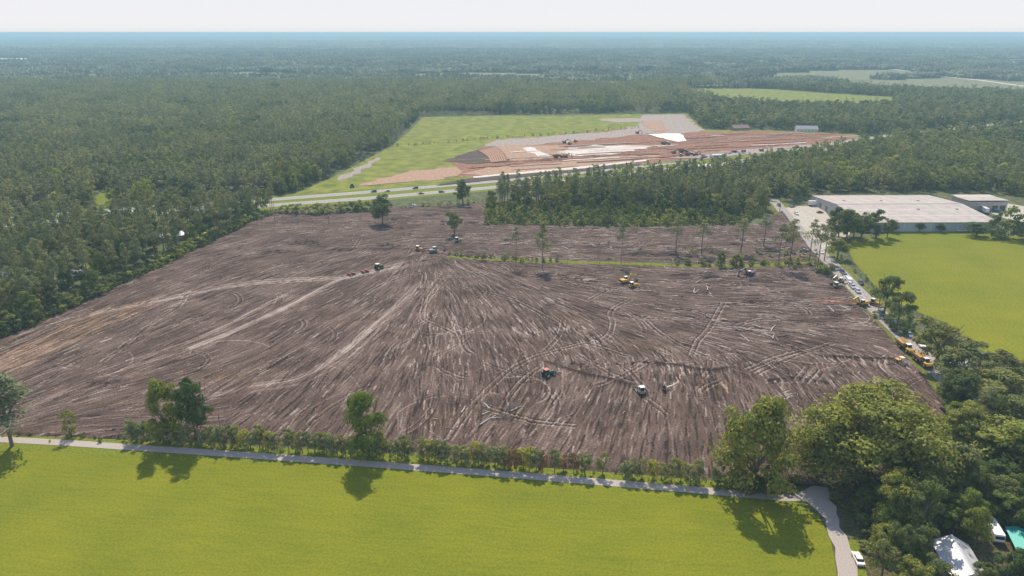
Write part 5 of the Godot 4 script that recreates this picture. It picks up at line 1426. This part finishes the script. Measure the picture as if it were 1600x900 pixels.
func one(kind: String, a: Array, label: String, variant := -1) -> void:
	if kind == "broadleaf_tree": a[3] *= 1.2
	tree(kind, a, label, "", variant)
func plant() -> void:
	for l in [poly([-312.3, -511.1, -332.9, -570.8, -314.6, -551.1, -283.1, -487.3, -289.2, -478.0]), poly([-272.9, -448.6, -257.0, -458.6, -245.6, -448.6, -260.1, -432.8]), poly([-229.5, -358.1, -232.1, -375.1, -218.0, -352.7, -220.7, -345.5]), poly([-265.0, -511.1, -276.5, -551.1, -256.5, -515.3, -249.1, -487.3])]:
		sheet("lawn", l, 0.1, M.verge, Vector2.ZERO, Vector2(26, 26))
		keepout.append(l)
	for h in [[Vector2(-268.21, -474.34), 13], [Vector2(-225.4, -481.67), 13], [Vector2(-206.62, -415.15), 11], [Vector2(-226.58, -341.44), 10], [Vector2(-261.37, -340.44), 9], [Vector2(165.44, -236.84), 5], [Vector2(161.7, -216.26), 5], [Vector2(120.11, -144.15), 4.0], [Vector2(123.71, -139.08), 4.5], [Vector2(104.95, -133.44), 6.0], [Vector2(82.41, -135.57), 5], [Vector2(289, -910.32), 24], [Vector2(365.71, -898.21), 30]]:
		keepout.append(PackedVector2Array([h[0] + Vector2(-h[1], -h[1] * 0.6), h[0] + Vector2(h[1], -h[1] * 0.6), h[0] + Vector2(h[1], h[1]), h[0] + Vector2(-h[1], h[1])]))
	keepout.append(poly([100.5, -137.3, 109.6, -138.9, 110.4, -130.3, 105.8, -119.8, 94.6, -119.8, 98.1, -130.3]))
	keepout.append(poly([118.9, -147.5, 125.5, -149.0, 128.3, -142.3, 125.2, -131.4, 115.6, -130.3, 114.8, -137.3]))
	# single trees one can point at
	one("pine_tree", [-152.93, -186.16, 24.8, 16.1], "tall pine standing by the lane's open end", 4)
	one("pine_tree", [-157.09, -185.1, 21.8, 13.6], "pine with drooping branches next to the lane pine", 2)
	one("shrub", [-138.32, -191.61, 8.7, 5.4], "round light green bush alone on the lane verge", 1)
	one("broadleaf_tree", [-105.51, -188.67, 22.7, 10.7], "tall leafy tree of the twin pair in the young row", 7)
	one("broadleaf_tree", [-97.09, -187.95, 23.5, 11.4], "tall twin tree with ragged top in the young row", 4)
	one("broadleaf_tree", [-42.99, -180.62, 23.3, 12.6], "single tall dense tree rising from the young row", 7)
	one("broadleaf_tree", [65.82, -164.05, 30.4, 19.8], "tall dark based tree at the end of the young row", 7)
	for k in 9:
		var q: Vector2 = Vector2(66, -164.63) + Vector2(rng.randfn(0, 4.5), rng.randfn(0, 2.0))
		tree("shrub", [q.x, q.y, rng.randf_range(3, 8), rng.randf_range(4, 6)], "tall shrub crowding the foot of the dark based tree", "shrubs under the dark based tree", 0)
	one("broadleaf_tree", [86.25, -167.28, 22.5, 21.6], "leafy tree at the side of the giant oak", 6)
	one("broadleaf_tree", [99.61, -168.18, 30.3, 37.0], "giant bright green oak at the corner of the dirt field", 6)
	one("broadleaf_tree", [113.01, -170.31, 20.7, 17.3], "bushy tree against the giant oak", 1)
	one("broadleaf_tree", [136.82, -185.1, 15.4, 15.6], "round crowned tree at the dirt field's corner", 1)
	one("broadleaf_tree", [119.69, -161.47, 16.8, 17.5], "dark spreading tree above the house drive", 2)
	one("broadleaf_tree", [141.48, -173.43, 15.4, 22.2], "broad lime green tree over the shaded drive", 1)
	one("broadleaf_tree", [157.37, -188.67, 17.4, 19.8], "grey green tree above the road bend", 3)
	for a in [[98.96, -142.27, 19.6, 12.4], [95.9, -146.54, 18.4, 13.8], [114.2, -146.54, 12.3, 9.7], [96.6, -127.74, 8.3, 9.0], [106.4, -126.37, 8.1, 7.2], [90.48, -133.44, 13.7, 9.0], [122.45, -154.64, 14.8, 11.1], [108.1, -154.64, 16.7, 13.5]]:
		tree("broadleaf_tree", a, "tall leafy tree in the corner wood around the house", "trees of the corner wood")
	one("broadleaf_tree", [167.35, -294.18, 20.1, 14.4], "tree with a light open crown by the hayfield", 3)
	one("broadleaf_tree", [164.86, -278.1, 18.1, 12.1], "slender tree behind the yellow bulldozer", 3)
	one("shrub", [164.69, -269.96, 8.7, 7.5], "dark round bush over the shaded white sedan", 0)
	one("broadleaf_tree", [160.7, -241.13, 19.9, 20.4], "leaning tree above the parked dump trucks", 3)
	one("broadleaf_tree", [161.8, -223.73, 18.2, 23.7], "wide oak at the road bend below the hayfield", 2)
	one("broadleaf_tree", [170.89, -220.88, 15.9, 19.4], "oak with a dark crown against the hayfield", 2)
	one("broadleaf_tree", [157.95, -204.14, 16.9, 23.7], "oak with a dusty green crown over the road", 3)
	one("broadleaf_tree", [147.1, -208.34, 15.5, 13.3], "small oak at the dirt field's edge by the shed", 0)
	one("broadleaf_tree", [-85.1, -450.23, 20.9, 16.0], "lone round oak on the cleared ground", 4)
	one("broadleaf_tree", [-36.3, -509.03, 19.0, 13.2], "dark tree standing at the highway's edge", 4)
	one("broadleaf_tree", [-35.88, -423.81, 16.3, 12.0], "feathery young tree alone on the dirt", 3)
	one("pine_tree", [16.06, -357.01, 26.7, 8.2], "thin tall pine standing in the shrub strip")
	one("pine_tree", [2.08, -362.48, 22.8, 5.5], "thin sparse pine near the end of the shrub strip")
	one("pine_tree", [59.2, -364.71, 23.7, 5.2], "spindly pine behind the yellow excavator")
	one("pine_tree", [92.89, -383.49, 21.7, 8.7], "thin pine beside the largest brush pile")
	one("pine_tree", [107.83, -383.49, 20.2, 9.5], "thin bushy pine before the woods block")
	one("pine_tree", [130.81, -385.96, 21.1, 10.3], "thin pine near the corner of the woods block")
	one("pine_tree", [148.73, -400.08, 18.2, 9.8], "thin pine by the cut logs")
	one("pine_tree", [148, -358.09, 27.5, 9.6], "tall pine on the dirt beside the road")
	one("pine_tree", [143.3, -360.27, 24.1, 8.3], "slim pine beside the tall roadside pine")
	one("pine_tree", [161.59, -364.71, 25.4, 8.4], "tall bare stemmed pine right at the roadside")
	one("pine_tree", [163.42, -358.09, 24.7, 7.5], "middle pine of the three roadside pines")
	one("pine_tree", [172.8, -371.56, 20.4, 8.5], "pine of the roadside three closest to the hayfield")
	one("broadleaf_tree", [181.92, -376.25, 11.5, 12.9], "round light green tree between road and hayfield", 1)
	one("broadleaf_tree", [112.3, -360.27, 9.3, 5.2], "bright young tree at the brush piles", 1)
	one("broadleaf_tree", [121.22, -362.48, 7.2, 7.6], "young leafy tree in the shrub strip", 1)
	for a in [[194.04, -409.55, 22.1, 16.2], [203.01, -412.33, 21.0, 17.1], [212.61, -413.74, 18.0, 15.6], [222.96, -416.57, 18.5, 18.1], [202.07, -420.89, 16.2, 15.8], [211.58, -420.89, 15.8, 14.3], [231.46, -419.44, 12.6, 10.3]]:
		tree("broadleaf_tree", a, "dark tree of the tall clump before the warehouse", "trees in the clump before the warehouse", [0, 2, 4][rng.randi() % 3])
	for a in [[241.03, -431.28, 7.1, 8.5], [258.47, -432.81, 6.7, 8.9], [271.01, -431.28, 5.8, 7.7]]:
		tree("broadleaf_tree", a, "small round tree planted along the warehouse wall", "small trees along the warehouse wall", 4)
	one("broadleaf_tree", [288.16, -422.34, 9.8, 15.9], "wide dark bush-like tree at the warehouse corner", 0)
	for a in [[302.13, -426.77, 14.0, 10.4], [305.55, -418, 19.3, 15.8], [310.92, -413.74, 14.0, 15.6], [298.32, -416.57, 11.3, 13.3], [321.84, -413.74, 16.0, 17.2]]:
		tree("broadleaf_tree", a, "tree of the clump between workshop and hayfield", "trees between workshop and hayfield")
	# the young trees planted in a row beside the lane
	var line: PackedVector2Array = poly([-117.4, -189.0, -98.1, -186.7, -77.7, -184.2, -38.1, -179.8, 0.0, -174.4, 36.2, -169.1, 58.0, -165.8])
	var c := Curve2D.new()
	for q in line: c.add_point(q)
	var crowns := []
	for k in 4: crowns.append(round_crown(18, 60, 0.085, [Color(0.181, 0.238, 0.091), Color(0.151, 0.210, 0.081), Color(0.272, 0.322, 0.071), Color(0.212, 0.266, 0.101)][k], [Color(0.363, 0.406, 0.171), Color(0.302, 0.350, 0.141), Color(0.484, 0.490, 0.101), Color(0.393, 0.406, 0.161)][k], 0.17))
	var stem := broad_trunk(0.2, 4)
	var s := 0.0
	var protos := {}
	while s < c.get_baked_length():
		var p := c.sample_baked(s) + Vector2(rng.randfn(0, 0.25), rng.randfn(0, 0.3))
		var t := s / c.get_baked_length()
		s += rng.randf_range(1.5, 2.3) if t < 0.72 else rng.randf_range(1.9, 3.4)
		if rng.randf() < 0.05: continue
		var red := t > 0.66 and t < 0.78 and rng.randf() < 0.5
		var k: int = 2 if rng.randf() < 0.12 else [0, 1, 3][rng.randi() % 3]
		var label: String = "young tree with reddish brown leaves in the row beside the lane" if red else "young tree with yellow green leaves in the row beside the lane" if k == 2 else "young grey green tree in the planted row beside the lane"
		var o: Node3D
		if protos.has(k):
			o = protos[k].duplicate()
			o.name = numbered("young_tree")
			add_child(o)
			tag(o, label, "tree", "young trees in the row beside the lane")
		else:
			o = thing("young_tree", label, "tree", Vector3.ZERO, 0, "young trees in the row beside the lane")
			obj("trunk", stem, M.bark, o)
			obj("crown", crowns[k], M.leaves, o)
			protos[k] = o
		(o.get_child(1) as MeshInstance3D).material_override = M.leaves_red if red else M.leaves_blue if rng.randf() < 0.25 else M.leaves
		var w := rng.randf_range(4.2, 5.8)
		o.transform = Transform3D(Basis(Vector3.UP, rng.randf() * TAU).scaled(Vector3(w, rng.randf_range(5.8, 8.0), w)), Vector3(p.x, 0.03, p.y))
	# woods
	var mixed := func(q: Vector2) -> Array:
		var n := big.get_noise_2d(q.x * 0.8 + 300, q.y * 0.8)
		if n > 0.12 + rng.randfn(0, 0.12): return ["broadleaf_tree", rng.randf_range(11, 18), rng.randf_range(8, 12.5)]
		return ["pine_tree", rng.randf_range(17, 24), rng.randf_range(5.2, 7.4)]
	var open_wood := func(q: Vector2) -> Array:
		if rng.randf() < 0.1: return []
		if rng.randf() < 0.42: return ["broadleaf_tree", rng.randf_range(9, 16), rng.randf_range(7, 12)]
		return ["pine_tree", rng.randf_range(17, 24), rng.randf_range(5, 7)]
	var leafy := func(q: Vector2) -> Array:
		if rng.randf() < 0.22: return ["pine_tree", rng.randf_range(16, 22), rng.randf_range(5, 7)]
		return ["broadleaf_tree", rng.randf_range(10, 17), rng.randf_range(9, 13.5)]
	var lab := {"pine_tree": "tall pine in the dense woods west of the cleared field", "broadleaf_tree": "leafy tree in the dense woods west of the cleared field", "shrub": "shrub along the edge of the western woods"}
	scatter(poly([-223.5, -226.6, -218.5, -241.1, -212.5, -268.0, -207.9, -285.9, -199.8, -322.5, -190.2, -369.3, -182.8, -412.3, -173.7, -465.5, -167.0, -491.1, -170.4, -511.1, -301.9, -462.0, -401.2, -426.8]), 6.6, open_wood, lab, "trees of the woods beside the cleared field")
	scatter(poly([-229.7, -234.2, -216.7, -251.9, -213.0, -268.6, -208.4, -286.7, -204.3, -303.6, -223.3, -310.3, -235.8, -302.0, -261.5, -272.6]), 7.0, leafy, lab, "trees of the woods beside the cleared field")
	var lab2 := {"pine_tree": "tall pine in the woods across the highway", "broadleaf_tree": "leafy tree in the woods across the highway", "shrub": "shrub in the woods across the highway"}
	scatter(poly([-449.9, -435.9, -315.9, -485.4, -180.6, -539.4, -175.0, -551.1, -160.0, -614.3, -143.1, -747.6, -136.3, -796.9, -134.5, -929.1, -138.6, -1084.3, -1058.9, -1084.3]), 6.8, mixed, lab2, "trees of the woods across the highway")
	scatter(poly([-1155.2, -1084.3, -135.8, -1093.0, -39.4, -1110.7, 200.9, -1133.6, 276.4, -1138.2, 328.4, -1197.6, 475.7, -1754.0, -1841.3, -1754.0]), 7.6, mixed, lab2, "trees of the woods across the highway")
	scatter(poly([276.4, -1138.2, 252.3, -942.0, 334.2, -935.5, 430.0, -898.2, 422.2, -852.7, 438.6, -858.2, 504.7, -910.3, 853.4, -1067.5, 1457.7, -1754.0, 475.7, -1754.0]), 8.4, leafy, lab2, "trees of the woods across the highway")
	var lab3 := {"pine_tree": "pine in the block of woods between dirt and highway", "broadleaf_tree": "leafy tree in the block of woods between dirt and highway", "shrub": "shrub at the front of the woods block by the dirt"}
	var lab3b := {"broadleaf_tree": "small leafy tree among the shrubs before the woods block", "shrub": "shrub at the front of the woods block by the dirt"}
	scatter(poly([-18.2, -491.1, -19.9, -511.1, -4.8, -517.4, 50.5, -548.7, 133.8, -583.8, 203.9, -620.2, 213.2, -581.1, 196.2, -517.4, 173.5, -478.0, 153.0, -469.0, 90.6, -487.3]), 5.6, open_wood, lab3, "trees of the woods block")
	scatter(poly([-18.1, -448.6, -20.0, -502.9, 93.3, -502.9, 158.5, -487.3, 176.2, -478.0, 151.2, -448.6, 83.1, -443.7]), 3.2, func(q): return ["shrub", rng.randf_range(1.8, 6.0), rng.randf_range(3.0, 5.0)] if rng.randf() < 0.9 else ["broadleaf_tree", rng.randf_range(6, 11), rng.randf_range(4.5, 7)], lab3b, "shrubs of the woods block")
	var lab4 := {"pine_tree": "pine in the woods behind the warehouse", "broadleaf_tree": "leafy tree in the woods behind the warehouse", "shrub": "shrub behind the warehouse"}
	scatter(poly([197.6, -513.2, 213.5, -575.9, 210.5, -632.3, 252.6, -678.3, 368.5, -756.1, 488.3, -836.8, 711.3, -948.6, 786.6, -916.5, 442.7, -497.0, 373.0, -502.9, 394.5, -541.7, 339.9, -551.1, 240.5, -548.7, 210.6, -517.4]), 7.2, leafy, lab4, "trees behind the warehouse")
	# the corner wood
	var lab5 := {"pine_tree": "pine in the corner wood by the house", "broadleaf_tree": "leafy tree in the corner wood around the house", "shrub": "low shrub in the corner wood"}
	scatter(poly([85.6, -157.3, 107.1, -165.8, 131.5, -183.4, 160.5, -204.1, 182.1, -188.7, 128.1, -119.8, 83.5, -119.8, 85.2, -131.4, 86.0, -145.1]), 6.6, func(q): return ["broadleaf_tree", rng.randf_range(7, 12.5), rng.randf_range(7, 11)], lab5, "trees of the corner wood")
	scatter(poly([70.6, -163.5, 87.4, -161.5, 85.5, -145.8, 84.4, -130.3, 100.7, -147.0, 105.0, -168.8, 79.9, -169.4]), 3.6, func(q): return ["shrub", rng.randf_range(1.5, 4.5), rng.randf_range(2.5, 4.5)], lab5, "shrubs of the corner wood")
	scatter(poly([145.6, -208.3, 161.7, -216.3, 164.9, -192.4, 148.1, -185.1, 136.6, -188.7]), 6.5, leafy, lab5, "trees of the corner wood")
	# hedges and shrubs
	for h in [[poly([-160.8, -479.8, -134.0, -479.8, -95.8, -491.1]), 2.4, 3.5, 8.5, "hedge shrub between highway and cleared ground"], [poly([-80.4, -495.0, -56.0, -502.9, -37.9, -511.1, -20.9, -513.2]), 3.0, 1.5, 3.5, "low hedge shrub along the highway past the lone oak"], [poly([-133.3, -787.5, -80.3, -811.4, -22.9, -852.7, 47.3, -880.6, 169.4, -948.6]), 5.0, 1.2, 3.5, "scrubby shrub in the ditch across the meadow"], [poly([-34.5, -382.3, -21.5, -377.4, 0.0, -371.6, 28.1, -368.1]), 2.4, 1.2, 3.2, "shrub in the green strip across the dirt"], [poly([90.3, -363.6, 106.8, -360.3, 131.6, -362.5, 161.1, -367.0, 165.6, -352.7]), 2.6, 1.5, 4.5, "shrub in the green strip near the road"], [poly([28.1, -368.1, 55.7, -364.7, 89.8, -361.4]), 3.0, 0.5, 1.0, "weed clump in the green strip across the dirt"],
			[poly([-215.4, -250.1, -211.2, -266.0, -206.1, -283.0, -198.3, -319.8, -188.6, -365.8, -181.7, -409.6, -172.5, -462.0, -163.2, -483.5]), 2.0, 1.8, 5.5, "shrub along the edge of the western woods"], [poly([-216.7, -251.9, -213.0, -268.6, -207.9, -285.9, -200.3, -323.4, -190.7, -370.4, -183.4, -413.7, -174.3, -467.2]), 2.2, 2.5, 7.5, "tall shrub under the western woods' edge"], [poly([171.3, -358.1, 162.1, -347.5, 157.6, -349.6]), 2.2, 2.0, 4.0, "shrub beside the parked cars"], [poly([163.0, -288.9, 163.2, -278.1, 162.6, -268.0]), 2.6, 2.0, 4.5, "shrub at the foot of the roadside trees"], [poly([187.4, -387.2, 180.1, -347.5, 176.9, -317.1]), 4.0, 0.8, 1.8, "low weed shrub between road and hayfield"], [poly([-158.9, -192.4, -137.7, -190.5, -115.6, -188.3]), 3.2, 0.8, 1.8, "small weed clump on the lane verge"], [poly([58.7, -165.2, 70.6, -163.5, 77.4, -162.9]), 1.7, 2.0, 5.0, "shrub at the end of the young tree row"], [poly([173.8, -224.7, 179.7, -219.9, 189.0, -208.3]), 2.5, 1.5, 3.0, "hedge shrub along the hayfield's lower edge"], [poly([-117.2, -189.4, -78.0, -185.1, -38.3, -181.0, 0.0, -175.7, 36.5, -170.6, 59.2, -167.0]), 4.0, 0.5, 1.3, "small weed at the foot of the young tree row"]]:
		var cv := Curve2D.new()
		for q in h[0]: cv.add_point(q)
		var at := 0.0
		while at < cv.get_baked_length():
			var p := cv.sample_baked(at) + Vector2(rng.randfn(0, h[1] * 0.4), rng.randfn(0, h[1] * 0.4))
			at += h[1] * rng.randf_range(0.6, 1.4)
			var hh := rng.randf_range(h[2], h[3])
			tree("shrub", [p.x, p.y, hh, hh * rng.randf_range(0.8, 1.4)], h[4], "shrubs: " + h[4])
	sheet("rough_ground", poly([-17.6, -448.6, -20.0, -515.3, 101.5, -551.1, 197.9, -551.1, 183.4, -487.3, 152.2, -451.9, 83.4, -445.4]), 0.1, M.leaf_litter, Vector2.ZERO, Vector2(26, 26))
	for k in 70:
		var p: Vector2 = Vector2(85.7, -375.07).lerp(Vector2(171.59, -366.97), rng.randf()) + Vector2(rng.randfn(0, 3), rng.randf_range(-22, 14))
		var hh := rng.randf_range(0.8, 3.4)
		tree("shrub", [p.x, p.y, hh, hh * rng.randf_range(0.9, 1.6)], "scrub bush on the rough ground beside the shrub strip", "scrub on the rough ground by the road")
	drape("grass_strip", smooth(poly([-36.1, -379.2, 0.0, -371.6, 35.1, -368.1, 89.9, -361.9, 131.4, -361.9, 162.4, -365.8, 165.9, -351.7]), 0.9), 7.0)

func drape(called: String, l: PackedVector2Array, w: float) -> void:   # rough grass that follows the lie of the soil
	var st := SurfaceTool.new()
	st.begin(Mesh.PRIMITIVE_TRIANGLES)
	var k := 9
	for i in l.size():
		var side := (l[mini(i + 1, l.size() - 1)] - l[maxi(i - 1, 0)]).normalized().orthogonal()
		var ww := w * (0.75 + 0.6 * big.get_noise_2d(i * 14.0, 70.0))
		for j in k:
			var q := l[i] + side * ww * (j / (k - 1.0) - 0.5)
			st.set_uv(q / 26.0)
			st.add_vertex(Vector3(q.x, field_y(q.x, q.y) + (0.12 if j > 0 and j < k - 1 else -0.3), q.y))
	for i in l.size() - 1:
		for j in k - 1:
			var a := i * k + j
			for t in [a, a + 1, a + k, a + 1, a + k + 1, a + k]: st.add_index(t)
	st.generate_normals()
	setting(obj(called, st.commit(), M.verge))

var red_zone: PackedVector2Array = poly([-58.7, -644.8, -53.9, -700.0, -38.4, -773.7, -7.6, -847.3, 46.7, -869.2, 169.4, -948.6, 244.2, -910.3, 327.7, -916.5, 418.0, -880.6, 401.9, -836.8, 301.9, -760.4, 191.3, -703.8, 59.6, -654.6, -22.7, -620.2, -60.9, -605.7])
